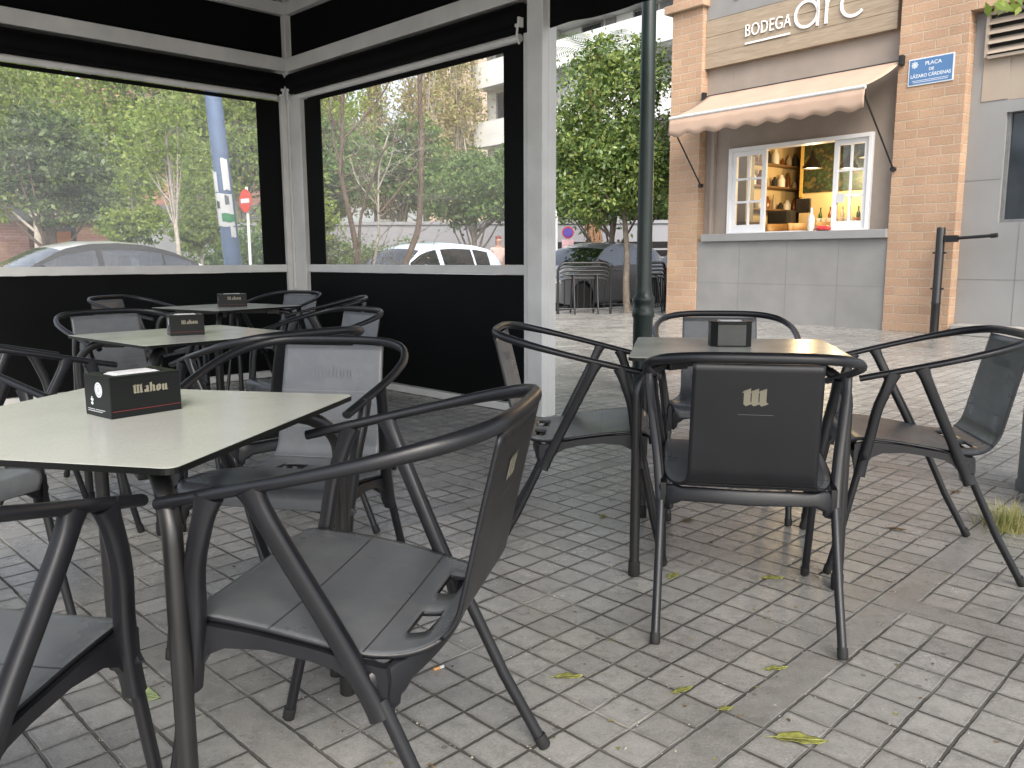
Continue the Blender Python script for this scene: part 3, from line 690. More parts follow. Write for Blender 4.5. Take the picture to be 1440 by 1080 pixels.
# ------------------------------------------------------------------ corner building with the bodega window: x along the facade, y into the building
P0 = (5.379, 11.97)
def bld(x, y, z=0.):   # facade frame -> world
    c, s = math.cos(R(-50)), math.sin(R(-50)); return (P0[0]+c*x-s*y, P0[1]+s*x+c*y, z)
BD = empty('brick_building', (P0[0], P0[1], 0), R(-50), 'brick corner building with a serving window under a beige awning', 'building')
def brick_mat(name, c1, c2, mortar, bw=.33, bh=.127):
    m, t, p = nt(name)
    tc = N(t, 'ShaderNodeTexCoord'); sep = N(t, 'ShaderNodeSeparateXYZ'); t.links.new(tc.outputs['Object'], sep.inputs[0])
    cv = N(t, 'ShaderNodeCombineXYZ'); t.links.new(math_n(t, 'ADD', sep.outputs[0], sep.outputs[1]), cv.inputs[0]); t.links.new(sep.outputs[2], cv.inputs[1])
    wob = N(t, 'ShaderNodeTexNoise'); wob.inputs['Scale'].default_value = 9; t.links.new(tc.outputs['Object'], wob.inputs['Vector'])
    v2 = N(t, 'ShaderNodeVectorMath'); v2.operation = 'MULTIPLY_ADD'; t.links.new(wob.outputs['Color'], v2.inputs[0]); v2.inputs[1].default_value = (.014, .014, 0); t.links.new(cv.outputs[0], v2.inputs[2])
    br = N(t, 'ShaderNodeTexBrick'); br.inputs['Scale'].default_value = 1; br.inputs['Brick Width'].default_value = bw; br.inputs['Row Height'].default_value = bh
    br.inputs['Mortar Size'].default_value = .010; br.inputs['Mortar Smooth'].default_value = .3; br.inputs['Bias'].default_value = 0
    br.inputs['Color1'].default_value = (*c1, 1); br.inputs['Color2'].default_value = (*c2, 1); br.inputs['Mortar'].default_value = (*mortar, 1)
    t.links.new(v2.outputs[0], br.inputs['Vector'])
    no = N(t, 'ShaderNodeTexNoise'); no.inputs['Scale'].default_value = 1.1; no.inputs['Detail'].default_value = 6; t.links.new(tc.outputs['Object'], no.inputs['Vector'])
    n3 = N(t, 'ShaderNodeTexNoise'); n3.inputs['Scale'].default_value = 40; n3.inputs['Detail'].default_value = 4; t.links.new(tc.outputs['Object'], n3.inputs['Vector'])
    r = ramp(t, [(.3, .84), (.7, 1.12)]); t.links.new(no.outputs['Fac'], r.inputs['Fac'])
    r3 = ramp(t, [(.3, .86), (.7, 1.1)]); t.links.new(n3.outputs['Fac'], r3.inputs['Fac'])
    c = mixc(t, 1., br.outputs['Color'], r.outputs['Color'], 'MULTIPLY'); c = mixc(t, 1., c, r3.outputs['Color'], 'MULTIPLY')
    # paler lime bloom in the middle of the wall
    bl = N(t, 'ShaderNodeTexNoise'); bl.inputs['Scale'].default_value = .9; bl.inputs['Detail'].default_value = 5; t.links.new(v2.outputs[0], bl.inputs['Vector'])
    blr = ramp(t, [(.52, 0.), (.68, .35)]); t.links.new(bl.outputs['Fac'], blr.inputs['Fac'])
    c = mixc(t, blr.outputs['Color'], c, (.50, .36, .20))
    t.links.new(c, p.inputs['Base Color']); p.inputs['Roughness'].default_value = .8
    b = N(t, 'ShaderNodeBump'); b.inputs['Strength'].default_value = .8; b.inputs['Distance'].default_value = .012
    t.links.new(math_n(t, 'ADD', math_n(t, 'MULTIPLY', br.outputs['Fac'], -1.), math_n(t, 'MULTIPLY', n3.outputs['Fac'], .35)), b.inputs['Height']); t.links.new(b.outputs['Normal'], p.inputs['Normal'])
    return m
M['brick'] = brick_mat('salmon_brick', (.45, .295, .195), (.385, .245, .16), (.46, .355, .26))
M['taupe'] = mat('taupe_render', (.30, .25, .21), .8, var=.10, scale=2.5, bump=.2, bscale=90)
M['greytile'] = mat('grey_panel', (.235, .231, .224), .6, var=.10, scale=2., bump=.1, bscale=50)
M['greywall'] = mat('grey_cladding', (.255, .255, .252), .55, var=.08, scale=1.6, bump=.1, bscale=40)
M['greige'] = mat('greige_cladding', (.36, .30, .24), .6, var=.08, scale=2)
M['whitewood'] = mat('white_painted_wood', (.76, .76, .77), .45, var=.04, scale=6)
M['dark'] = mat('dark_interior', (.02, .02, .02), .8)
M['joint'] = mat('dark_joint', (.165, .163, .158), .8)
def wood_mat():
    m, t, p = nt('sign_boards')
    tc = N(t, 'ShaderNodeTexCoord'); mp = N(t, 'ShaderNodeMapping'); mp.inputs['Scale'].default_value = (1.2, 1, 14); t.links.new(tc.outputs['Object'], mp.inputs['Vector'])
    no = N(t, 'ShaderNodeTexNoise'); no.inputs['Scale'].default_value = 2.4; no.inputs['Detail'].default_value = 7; no.inputs['Distortion'].default_value = .8; t.links.new(mp.outputs[0], no.inputs['Vector'])
    r = ramp(t, [(.28, (.24, .185, .13)), (.5, (.31, .245, .175)), (.75, (.38, .31, .23))]); t.links.new(no.outputs['Fac'], r.inputs['Fac'])
    t.links.new(r.outputs['Color'], p.inputs['Base Color']); p.inputs['Roughness'].default_value = .7
    return m
M['board'] = wood_mat()
def glass_mat(name, tint=(.9, .95, .95), refl=.10):
    m, t, p = nt(name); out = t.nodes['Material Output']
    tr = N(t, 'ShaderNodeBsdfTransparent'); tr.inputs[0].default_value = (*tint, 1); gl = N(t, 'ShaderNodeBsdfGlossy'); gl.inputs['Roughness'].default_value = .02
    fr = N(t, 'ShaderNodeFresnel'); fr.inputs[0].default_value = 1.45
    mx = N(t, 'ShaderNodeMixShader'); t.links.new(math_n(t, 'ADD', fr.outputs[0], refl), mx.inputs[0]); t.links.new(tr.outputs[0], mx.inputs[1]); t.links.new(gl.outputs[0], mx.inputs[2])
    t.links.new(mx.outputs[0], out.inputs['Surface']); t.nodes.remove(p); return m
M['glass'] = glass_mat('window_glass')
def bb(name, m, x0, x1, y0, y1, z0, z1, parent=None, bevel=0.): return wbox(name, m, parent or BD, x0, x1, y0, y1, z0, z1, bevel)
H = 7.4
bb('brick_pier', M['brick'], .0, .905, 0, .62, 0, 5.2); bb('brick_pier', M['brick'], -4.0, -3.36, 0, .62, 0, 5.2)
bb('brick_wall', M['brick'], -4.0, -3.36, .002, .60, 5.33, H); bb('brick_wall', M['brick'], .0, .905, .002, .60, 5.33, H); bb('brick_wall', M['brick'], -3.359, -.001, .003, .60, 5.75, H)
bb('cornice', M['brick'], -4.12, -3.30, -.09, .60, 5.201, 5.329); bb('cornice', M['brick'], -.06, .96, -.09, .60, 5.201, 5.329)
bb('brick_wall', M['brick'], .906, 6.5, .0, .9, 4.20, H)
bb('side_wall', M['brick'], -3.99, -3.75, .622, 9, 0, H)
# grey parapet and sill below the serving window
lw = bb('lower_wall', M['greytile'], -3.358, -.001, .03, .32, 0, 1.32)
mb = MB()
for x in (-2.5, -1.62, -.75): mb.box((x-.003, .0285, .01), (x+.003, .0302, 1.31))
mb.box((-3.35, .0285, .62), (-.01, .0302, .626)); mb.build('tile_joint', M['joint'], lw)
bb('stone_sill', M['greywall'], -3.24, -.002, -.05, .40, 1.322, 1.445, bevel=.006)
# rendered wall round the opening
WX0, WX1, WZ0, WZ1 = -2.85, -.37, 1.446, 2.845
bb('rendered_wall', M['taupe'], -3.359, WX0-.001, .19, .38, 1.321, 5.74); bb('rendered_wall', M['taupe'], WX1+.001, -.001, .19, .38, 1.446, 5.74)
bb('rendered_wall', M['taupe'], WX0, WX1, .192, .378, WZ1+.001, 5.74)
bb('drain_pipe', M['taupe'], -3.20, -3.14, .12, .185, 1.45, 3.6)
# window: fixed frame and two sliding sashes of six panes
WN = bpy.data.objects.new('serving_window', None); COL.objects.link(WN); WN.parent = BD
mb = MB(); f = .06
mb.box((WX0, .13, WZ0), (WX0+f, .34, WZ1)); mb.box((WX1-f, .13, WZ0), (WX1, .34, WZ1)); mb.box((WX0+f, .13, WZ1-f), (WX1-f, .34, WZ1)); mb.box((WX0+f, .13, WZ0), (WX1-f, .34, WZ0+.02))
mb.build('frame', M['whitewood'], WN, bevel=.004)
for x0, x1, yy in ((WX0+f+.001, -2.15, .17), (-.98, WX1-f-.001, .17)):
    z0, z1 = WZ0+.022, WZ1-f-.002; st = .075
    mb = MB(); mb.box((x0, yy, z0), (x0+st, yy+.05, z1)); mb.box((x1-st, yy, z0), (x1, yy+.05, z1)); mb.box((x0+st, yy, z0), (x1-st, yy+.05, z0+.12)); mb.box((x0+st, yy, z1-st), (x1-st, yy+.05, z1))
    xm = (x0+x1)/2; mb.box((xm-.018, yy+.006, z0+.12), (xm+.018, yy+.044, z1-st))
    for k in (1, 2): zz = z0+.12+(z1-st-z0-.12)*k/3; mb.box((x0+st, yy+.008, zz-.018), (x1-st, yy+.042, zz+.018))
    mb.build('sash', M['whitewood'], WN, bevel=.003)
    mb = MB(); mb.add([(x0+st, yy+.025, z0+.12), (x1-st, yy+.025, z0+.12), (x1-st, yy+.025, z1-st), (x0+st, yy+.025, z1-st)], [(0, 1, 2, 3)]); mb.build('pane', M['glass'], WN)
mb = MB(); mb.add([(-.90, .168, 1.86), (-.78, .168, 1.86), (-.78, .168, 2.0), (-.90, .168, 2.0)], [(0, 1, 2, 3)]); mb.build('notice', M['paper'], WN, solid=.001)
# fascia board, strip above it with a few dark sign letters cut by the photo edge
bb('fascia_board', M['board'], -3.357, -.10, .09, .188, 4.20, 4.43); bb('fascia_board', M['board'], -3.357, -.10, .092, .188, 4.436, 4.70); bb('fascia_board', M['board'], -3.357, -.10, .09, .188, 4.706, 4.965)
bb('fascia_strip', M['greytile'], -3.357, -.002, .10, .188, 4.975, 5.74)
# interior
RM = bpy.data.objects.new('shop_interior', None); COL.objects.link(RM); RM.parent = BD
cream = mat('cream_wall', (.62, .50, .30), .8, var=.08, scale=2); floorm = mat('brown_floor', (.16, .10, .06), .6, var=.2, scale=6)
X0, X1, YB = -3.745, 2.2, 4.2
bb('inner_wall', cream, X0, X1, YB, YB+.1, .02, 3.6, RM); bb('inner_wall', cream, X0-.1, X0, .65, YB, .02, 3.6, RM); bb('inner_wall', cream, X1, X1+.1, .65, YB, .02, 3.6, RM)
bb('inner_floor', floorm, -3.7, X1, .39, YB, .01, .05, RM); bb('inner_ceiling', cream, X0, X1, .39, YB, 3.601, 3.7, RM)
bb('partition', cream, -3.26, X1, 3.05, 3.2, .02, 3.6, RM)
bb('back_counter', mat('pale_wood', (.50, .33, .15), .5, var=.15, scale=8), -2.6, .6, 2.3, 2.8, .06, 1.66, RM, .01)
bb('menu_screen', mat('dark_screen', (.012, .013, .016), .15), -2.88, -2.60, 2.30, 2.36, 1.86, 2.12, RM, .008)
bb('coffee_machine', M['dark'], -3.42, -2.98, 2.2, 2.5, 1.66, 1.92, RM, .03); bb('side_bench', mat('brown_bench', (.14, .08, .04), .5), -3.5, -2.9, 2.1, 2.6, .06, 1.655, RM)
CB = bb('cabinet', mat('dark_wood', (.07, .04, .022), .5, var=.2, scale=6), -3.74, -3.28, 1.3, 1.75, .06, 1.70, RM, .01)
bb('cabinet_top', mat('grey_panel_inside', (.22, .21, .20), .6), -3.74, -3.42, 1.5, 1.75, 1.705, 2.9, RM)
for k in range(9):
    mb = MB(); mb.lathe([(.035, 0), (.037, .02), (.037, .16), (.014, .21), (.013, .28), (.016, .29)], 10, (-2.5+.23*k+.03*math.sin(k*3), 2.52+.08*math.sin(k*5), 1.661)); mb.build('bar_bottle', mat('bottle_glass_%s' % ('green', 'amber', 'clear')[k], ((.02, .07, .02), (.16, .06, .015), (.4, .4, .36))[k], .15) if k < 3 else bpy.data.materials['bottle_glass_%s' % ('green', 'amber', 'clear')[k % 3]], RM, smooth=50)
for k, z in enumerate((1.95, 2.38, 2.8)):
    sh = bb('wall_shelf', mat('shelf_wood', (.20, .12, .06), .5) if k == 0 else bpy.data.materials['shelf_wood'], -3.742, -3.52, 1.9, 4.0, z, z+.03, RM)
    for q in range(8):
        mb = MB(); rr_ = .04+.015*((q*7+k) % 3); hh = .14+.05*((q*5+k*2) % 4); mb.lathe([(rr_, 0), (rr_*1.05, hh*.6), (rr_*.5, hh*.85), (rr_*.4, hh)], 10, (-3.63, 2.02+.24*q, z+.031)); mb.build('shelf_jar', (M['dark'], M['whitewood'], bpy.data.materials['bottle_glass_amber'], M['greige'])[(q+k) % 4], RM, smooth=50)
for q in range(7):
    mb = MB(); mb.lathe([(.03, 0), (.045, .05), (.045, .09)], 10, (-2.45+.11*q, 2.36, 1.661+.0*q)); mb.build('cup', M['whitewood'], RM, smooth=50)
bb('till', M['dark'], -1.55, -1.25, 2.35, 2.6, 1.661, 1.86, RM, .02); bb('tray', mat('copper_tray', (.5, .22, .08), .4), -2.1, -1.7, 2.34, 2.5, 1.70, 1.74, RM, .005)
def jungle():
    m, t, p = nt('leafy_mural'); tc = N(t, 'ShaderNodeTexCoord')
    v = N(t, 'ShaderNodeTexVoronoi'); v.inputs['Scale'].default_value = 7; dn = N(t, 'ShaderNodeTexNoise'); dn.inputs['Scale'].default_value = 5; dn.inputs['Detail'].default_value = 6; t.links.new(tc.outputs['Object'], dn.inputs['Vector']); dv = N(t, 'ShaderNodeVectorMath'); dv.operation = 'MULTIPLY_ADD'; t.links.new(dn.outputs['Color'], dv.inputs[0]); dv.inputs[1].default_value = (.5, .5, .5); t.links.new(tc.outputs['Object'], dv.inputs[2]); t.links.new(dv.outputs[0], v.inputs['Vector'])
    r = ramp(t, [(0, (.055, .085, .03)), (.3, (.025, .05, .022)), (.55, (.012, .018, .015)), (.8, (.10, .09, .035))]); t.links.new(v.outputs['Distance'], r.inputs['Fac'])
    t.links.new(r.outputs['Color'], p.inputs['Base Color']); p.inputs['Roughness'].default_value = .5; return m
bb('mural', jungle(), -3.18, -1.2, 3.01, 3.048, 2.28, 3.45, RM)
bb('mural_frame', mat('brass_trim', (.6, .42, .12), .4), -3.24, -3.182, 2.99, 3.048, 2.2, 3.5, RM)
bb('inner_door', M['whitewood'], -3.72, -3.3, YB-.06, YB-.001, .06, 2.75, RM, .01); bb('picture', mat('framed_print', (.35, .2, .12), .5), -3.7, -3.4, YB-.05, YB-.001, 2.82, 3.3, RM, .01)
# window lights of the inner door
mb = MB()
for k in range(3): mb.box((-3.68, YB-.075, 1.55+.38*k), (-3.54, YB-.061, 1.85+.38*k)); mb.box((-3.48, YB-.075, 1.55+.38*k), (-3.34, YB-.061, 1.85+.38*k))
mb.build('door_pane', M['dark'], RM)
# right hand wall of the building: grey cladding, louvre, dark window, step
bb('clad_wall', M['greywall'], .906, 1.36, .2, .5, 0, 4.19); bb('clad_wall', M['greywall'], 1.36, 6.5, .2, .5, 0, 1.49); bb('clad_wall', M['greywall'], 3.2, 6.5, .2, .5, 1.49, 4.19)
bb('clad_wall', M['greywall'], 1.36, 3.2, .2, .5, 2.89, 3.04)
bb('clad_panel', M['greige'], 1.36, 3.2, .205, .5, 3.045, 4.19); bb('clad_panel', M['greige'], 1.04, 1.359, .190, .199, 3.06, 4.19)
for bx_ in (((.908, .197, .74), (3.9, .1995, .746)), ((.908, .197, 2.05), (1.35, .1995, 2.056)), ((1.62, .1972, .01), (1.626, .1993, 1.48))): mb = MB(); mb.box(*bx_); mb.build('cladding_joint', M['joint'], BD)
LV = bb('louvre', M['dark'], 1.06, 3.2, .178, .189, 3.62, 4.12)
mb = MB()
for k in range(4):
    z = 3.635+k*.12
    mb.add([(1.10, .10, z), (3.19, .10, z), (3.19, .177, z+.085), (1.10, .177, z+.085)], [(0, 1, 2, 3)])
mb.build('slat', M['greige'], LV, solid=.006)
mb = MB(); mb.box((1.06, .12, 3.60), (1.10, .176, 4.14)); mb.box((1.10, .12, 4.121), (3.2, .176, 4.16)); mb.box((1.10, .12, 3.58), (3.2, .176, 3.619)); mb.build('louvre_frame', M['greige'], LV)
dw = bb('dark_window', mat('smoked_glass', (.03, .037, .045), .12, var=.3, scale=2), 1.361, 3.199, .30, .34, 1.491, 2.889)
mb = MB(); mb.box((1.361, .25, 1.491), (1.40, .299, 2.889)); mb.box((1.40, .25, 1.491), (3.19, .299, 1.53)); mb.build('window_frame', mat('grey_frame', (.16, .165, .17), .4), dw)
bb('door_step', kerbm, .98, 6., -.10, .198, 0.001, .14, bevel=.01)

# awning over the window
AW = empty('awning', bld(-1.6, 0), R(-50), 'beige fabric awning with scalloped valance above the serving window', 'awning')
canv = mat('beige_canvas', (.40, .285, .215), .85, var=.06, scale=3, bump=.2, bscale=260)
ax0, ax1 = -1.66, 1.62
prof = [(.02, 3.735), (-.10, 3.648), (-.25, 3.565), (-.45, 3.472), (-.70, 3.372), (-.905, 3.298)]
mb = MB(); nx = 24
for y, z in prof:
    for k in range(nx+1): mb.v.append((ax0+(ax1-ax0)*k/nx, y, z + .006*math.sin(k*1.3)*(1 if -.8 < y < 0 else 0)))
for i in range(len(prof)-1):
    for k in range(nx): a = i*(nx+1)+k; mb.f.append((a+nx+1, a+nx+2, a+1, a)); mb.m.append(0)
mb.build('canopy', canv, AW, smooth=60, solid=.005)
mb = MB(); n = 120
for k in range(n+1):
    u = k/n; x = ax0+(ax1-ax0)*u; sc = .5-.5*math.cos(u*2*PI*9)
    for q in range(4):
        v = q/3; mb.v.append((x, -.925-.02*math.sin(v*2.2)+.006*math.sin(u*40)*v, 3.262 - v*(.250+.045*sc)))
for k in range(n):
    for q in range(3): a = k*4+q; mb.f.append((a, a+1, a+5, a+4)); mb.m.append(0)
mb.build('valance', canv, AW, smooth=60, solid=.004)
mb = MB(); mb.tube([(ax0, -.915, 3.28), (ax1, -.915, 3.28)], .027, 14); mb.build('front_bar', mat('pale_metal', (.55, .55, .55), .4), AW, smooth=50)
mb = MB(); mb.tube([(ax0+.02, .03, 3.72), (ax1-.02, .03, 3.72)], .03, 12); mb.build('roller_tube', M['steel'], AW, smooth=50)
for x, xb in ((ax1-.02, 1.632), (ax0+.02, -1.685)):
    mb = MB(); mb.tube([(x, -.90, 3.25), (x, -.86, 3.14), (xb, -.03, 2.27)], .013, 8); mb.tube([(xb, -.001, 2.27), (xb, -.06, 2.27)], .035, 10)
    mb.build('folding_arm', M['steel'], AW, smooth=50)
for x in (ax1+.012, ax0-.03): mb = MB(); mb.box((x, -.08, 3.66), (x+.06, .0-.001, 3.79)); mb.build('end_bracket', M['steel'], AW, bevel=.006)

# shop lettering
SG = empty('shop_sign', bld(-1.6, .088, 4.45), R(-50), 'white BODEGA arc lettering mounted on the wooden fascia above the awning', 'sign')
wl = mat('white_lettering', (.80, .80, .80), .5, var=.02)
text_obj('lettering', 'BODEGA', .270, wl, SG, (-.985, -.012, .115), (R(90), 0, 0), sx=.72, spacing=1.10, ext=.008, bold=-.002)
mb = MB(); mb.box((-.97, -.018, -.005), (-.165, -.004, .022)); mb.build('underline', wl, SG)
mb = MB(); sx = .70
def thick(strokes, w, sxx):
    for i, st in enumerate(strokes):
        vs, fs = stroke2d([(a*sxx, b) for a, b in st], w)
        n0 = len(mb.v); yo = -.020 - .0006*i
        for v in vs: mb.v.append((v.x, yo, v.y))
        for v in vs: mb.v.append((v.x, -.004, v.y))
        k = len(vs)
        for f in fs:
            mb.f.append(tuple(n0+q for q in f)); mb.m.append(0); mb.f.append(tuple(n0+k+q for q in f[::-1])); mb.m.append(0)
        for q in range(0, k-2, 2):
            mb.f.append((n0+q, n0+q+2, n0+k+q+2, n0+k+q)); mb.f.append((n0+q+1, n0+k+q+1, n0+k+q+3, n0+q+3)); mb.m += [0, 0]
r = .185; bx0 = -.08; cz = .235
thick([[(a, b) for a, b in arc(bx0+r, cz, r, 0, 360, 40)]], .042, 1.)
thick([[(bx0+2*r, cz+r+.02), (bx0+2*r, cz-r-.02)]], .042, 1.)
rx = bx0+2*r+.14
thick([[(rx, cz+r+.02), (rx, cz-r-.02)]], .042, 1.); thick([[(a, b) for a, b in arc(rx+.15, cz+.03, .15, 180, 60, 20)]], .042, 1.)
cx = rx+.23+.19
thick([[(a, b) for a, b in arc(cx, cz, r, 42, 318, 36)]], .042, 1.)
bm_o = mb.build('large_lettering', wl, SG)
bm = bmesh.new(); bm.from_mesh(bm_o.data); bmesh.ops.recalc_face_normals(bm, faces=bm.faces); bm.to_mesh(bm_o.data); bm.free()
# dark sign fragments right under the top edge of the photo
S2 = empty('upper_sign', bld(-2.6, .098, 5.02), R(-50), 'dark raised sign letters on the strip above the wooden fascia', 'sign')
mb = MB()
for x, w_ in ((-.20, .07), (.33, .14), (.85, .10)): mb.box((x, -.02, .17), (x+w_, -.002, .20)); mb.box((x, -.02, .2005), (x+.04, -.002, .40))
mb.build('letter_strokes', M['steel'], S2)

# street name plate
SP = empty('street_sign', bld(.15, -.002, 3.36), R(-50), 'blue enamel street name plate with white lettering on the brick pier', 'sign')
blue = mat('blue_enamel', (.075, .17, .34), .3, var=.06, scale=5)
mb = MB(); mb.box((0, -.012, 0), (.60, -.0005, .355)); mb.build('border', M['white'], SP, bevel=.002)
mb = MB(); mb.box((.016, -.0145, .016), (.584, -.0121, .339)); mb.build('plate', blue, SP)
for txt, sz, x, z, sxx in (('PLA\u00c7A', .068, .33, .252, 1.05), ('DE', .052, .31, .178, 1.05), ('L\u00c1ZARO C\u00c1RDENAS', .062, .30, .102, .92)):
    text_obj('lettering', txt, sz, M['white'], SP, (x, -.0150, z), (R(90), 0, 0), sx=sxx, align='CENTER', ext=.0006, bold=.0012)
mb = MB(); letters(mb, [[(.06, .062), (.54, .062)], [(.07, .042), (.53, .042)]], (0, -.0146, 0), (1, 0, 0), (0, 0, 1), 1, .007); mb.build('small_print', M['white'], SP)
mb = MB(); c0 = (.085, .272)
letters(mb, [arc(*c0, .032, 0, 360, 20)] + [[(c0[0]-.048*math.cos(a), c0[1]-.048*math.sin(a)), (c0[0]+.048*math.cos(a), c0[1]+.048*math.sin(a))] for a in (0, .785, 1.571, 2.356)], (0, -.0146, 0), (1, 0, 0), (0, 0, 1), 1, .010); mb.build('crest', M['white'], SP)

# pendant lamps inside, lit
shade = mat('dark_lamp_shade', (.015, .014, .013), .45); bulb = emis('warm_bulb', (1., .62, .20), 12.)
for k, (x, y, z) in enumerate(((-2.35, 1.9, 2.60), (-2.05, 2.6, 2.62), (-1.15, 1.6, 2.66))):
    pl = empty('pendant_lamp', bld(x, y, z), R(-50), ('dark cone pendant lamp glowing in the middle of the serving window opening', 'smaller dark pendant lamp glowing behind the central one in the serving window', 'dark pendant lamp seen through the right hand sash of the serving window')[k], 'lamp', 'pendant lamps in the bodega')
    mb = MB(); mb.lathe([(.17, .0), (.16, .03), (.07, .17), (.035, .22), (.02, .3)], 20); mb.build('lamp_shade', shade, pl, smooth=50, solid=.004)
    mb = MB(); mb.lathe([(.02, .02), (.125, .012), (.125, .004), (.02, .0)], 16); mb.build('bulb', bulb, pl)
    mb = MB(); mb.tube([(0, 0, .3), (0, 0, 3.6-z)], .005, 6); mb.build('cord', M['steel'], pl)
    li = bpy.data.lights.new('pendant_light', 'POINT'); li.energy = 24; li.color = (1., .70, .34); li.shadow_soft_size = .1
    lo = bpy.data.objects.new('pendant_light', li); COL.objects.link(lo); lo.location = bld(x, y, z-.10)
# things on the serving sill
bt = empty('glass_bottle', bld(-1.235, .05, 1.446), 0, 'pale tall bottle standing on the grey serving sill', 'bottle')
mb = MB(); mb.lathe([(.050, 0), (.054, .02), (.054, .19), (.04, .24), (.02, .27), (.018, .33)], 16); mb.build('body', mat('milky_glass', (.62, .58, .52), .2), bt, smooth=50)
mb = MB(); mb.lathe([(.021, .331), (.021, .355)], 12); mb.build('cap', M['white'], bt)
rp = empty('red_bag', bld(-1.04, .06, 1.446), R(-50), 'small crumpled red packet on the serving sill beside the bottle', 'packet')
mb = MB(); mb.lathe([(.06, 0), (.12, .02), (.125, .05), (.08, .085), (.02, .095)], 9); o = mb.build('packet', mat('red_foil', (.50, .05, .05), .35, var=.3, scale=30, bump=.6, bscale=40), rp, smooth=30); o.scale = (1.1, .7, .9)
# tableware and chairs inside, small dark and wooden shapes
for k, (x, y) in enumerate(((-2.75, 1.5), (-2.3, 1.55), (-1.75, 1.5))):
    st = empty('bar_chair', bld(x, y, .05), R(-50+20*k), ('wooden bar chair inside the serving window, left of the bottle', 'wooden bar chair inside the serving window, behind the bottle', 'wooden bar chair inside the serving window, nearest the right hand sash')[k], 'chair', 'wooden chairs inside the bodega')
    wd = mat('honey_wood', (.30, .17, .06), .5, var=.2, scale=10) if k == 0 else wd
    mb = MB(); mb.box((-.2, -.2, 1.12), (.2, .2, 1.16)); mb.build('seat', wd, st, bevel=.01)
    mb = MB()
    for q in range(9): a = PI*q/8; mb.v += [(.21*math.cos(a), .21*math.sin(a), 1.22), (.23*math.cos(a), .23*math.sin(a), 1.60)]
    for q in range(8): mb.f.append((2*q, 2*q+2, 2*q+3, 2*q+1)); mb.m.append(0)
    mb.build('backrest', wd, st, smooth=60, solid=.02)
    for sx in (-1, 1):
        for sy in (-1, 1): mb = MB(); mb.tube([(sx*.16, sy*.16, 1.12), (sx*.2, sy*.2, 0)], .015, 8); mb.build('leg', wd, st)
# black post with a short swing arm beside the brick pier
BP = empty('barrier_post', bld(.80, -.16, 0), R(-50), 'black steel post with a short horizontal arm in front of the brick pier', 'post')
mb = MB(); mb.lathe([(.055, 0), (.055, .40), (.059, .41), (.059, .44), (.055, .45), (.055, 1.42), (.045, 1.44)], 16); mb.build('post', M['steel'], BP, smooth=40)
mb = MB(); mb.box((.056, -.035, 1.24), (.22, .035, 1.33)); mb.tube([(.2, 0, 1.29), (.66, 0, 1.315)], .022, 10); mb.tube([(.62, 0, 1.312), (.70, 0, 1.318)], .03, 10); mb.build('swing_arm', M['steel'], BP, smooth=40)
mb = MB()
for z in (.62, 1.1): mb.box((-.085, -.012, z-.012), (.085, .012, z+.012))
mb.build('clamp', M['steel'], BP)
# ------------------------------------------------------------------ cars
def interp(pts, x):
    for (a, b), (c, d) in zip(pts, pts[1:]):
        if x <= c:
            t = 0 if c == a else (x-a)/(c-a); return b+(d-b)*max(0, t)
    return pts[-1][1]
def smoothi(pts, x, s=.05): return (interp(pts, x-s)+interp(pts, x)+interp(pts, x+s))/3
M['carglass'] = None
def car_glass():
    m, t, p = nt('car_glass'); out = t.nodes['Material Output']
    tr = N(t, 'ShaderNodeBsdfTransparent'); tr.inputs[0].default_value = (.34, .42, .46, 1); gl = N(t, 'ShaderNodeBsdfGlossy'); gl.inputs['Roughness'].default_value = .02
    fr = N(t, 'ShaderNodeFresnel'); fr.inputs[0].default_value = 1.5; mx = N(t, 'ShaderNodeMixShader')
    t.links.new(math_n(t, 'ADD', fr.outputs[0], .14), mx.inputs[0]); t.links.new(tr.outputs[0], mx.inputs[1]); t.links.new(gl.outputs[0], mx.inputs[2]); t.links.new(mx.outputs[0], out.inputs['Surface']); t.nodes.remove(p); return m
M['carglass'] = car_glass()
M['tyre'] = mat('tyre_rubber', (.018, .018, .018), .8, var=.2)
M['rim'] = mat('alloy_rim', (.45, .45, .46), .3, metal=.8, var=.05)
M['trim'] = mat('black_trim', (.015, .015, .016), .5)
M['seatcloth'] = mat('car_interior', (.035, .035, .037), .8)
M['lens'] = mat('clear_lens', (.55, .58, .60), .08, var=.1)
M['redlens'] = mat('red_lens', (.30, .015, .015), .12, var=.1)
def paint(name, col, metal=.35): return mat(name, col, .28, metal=metal, var=.02, coat=.8, rvar=.02)
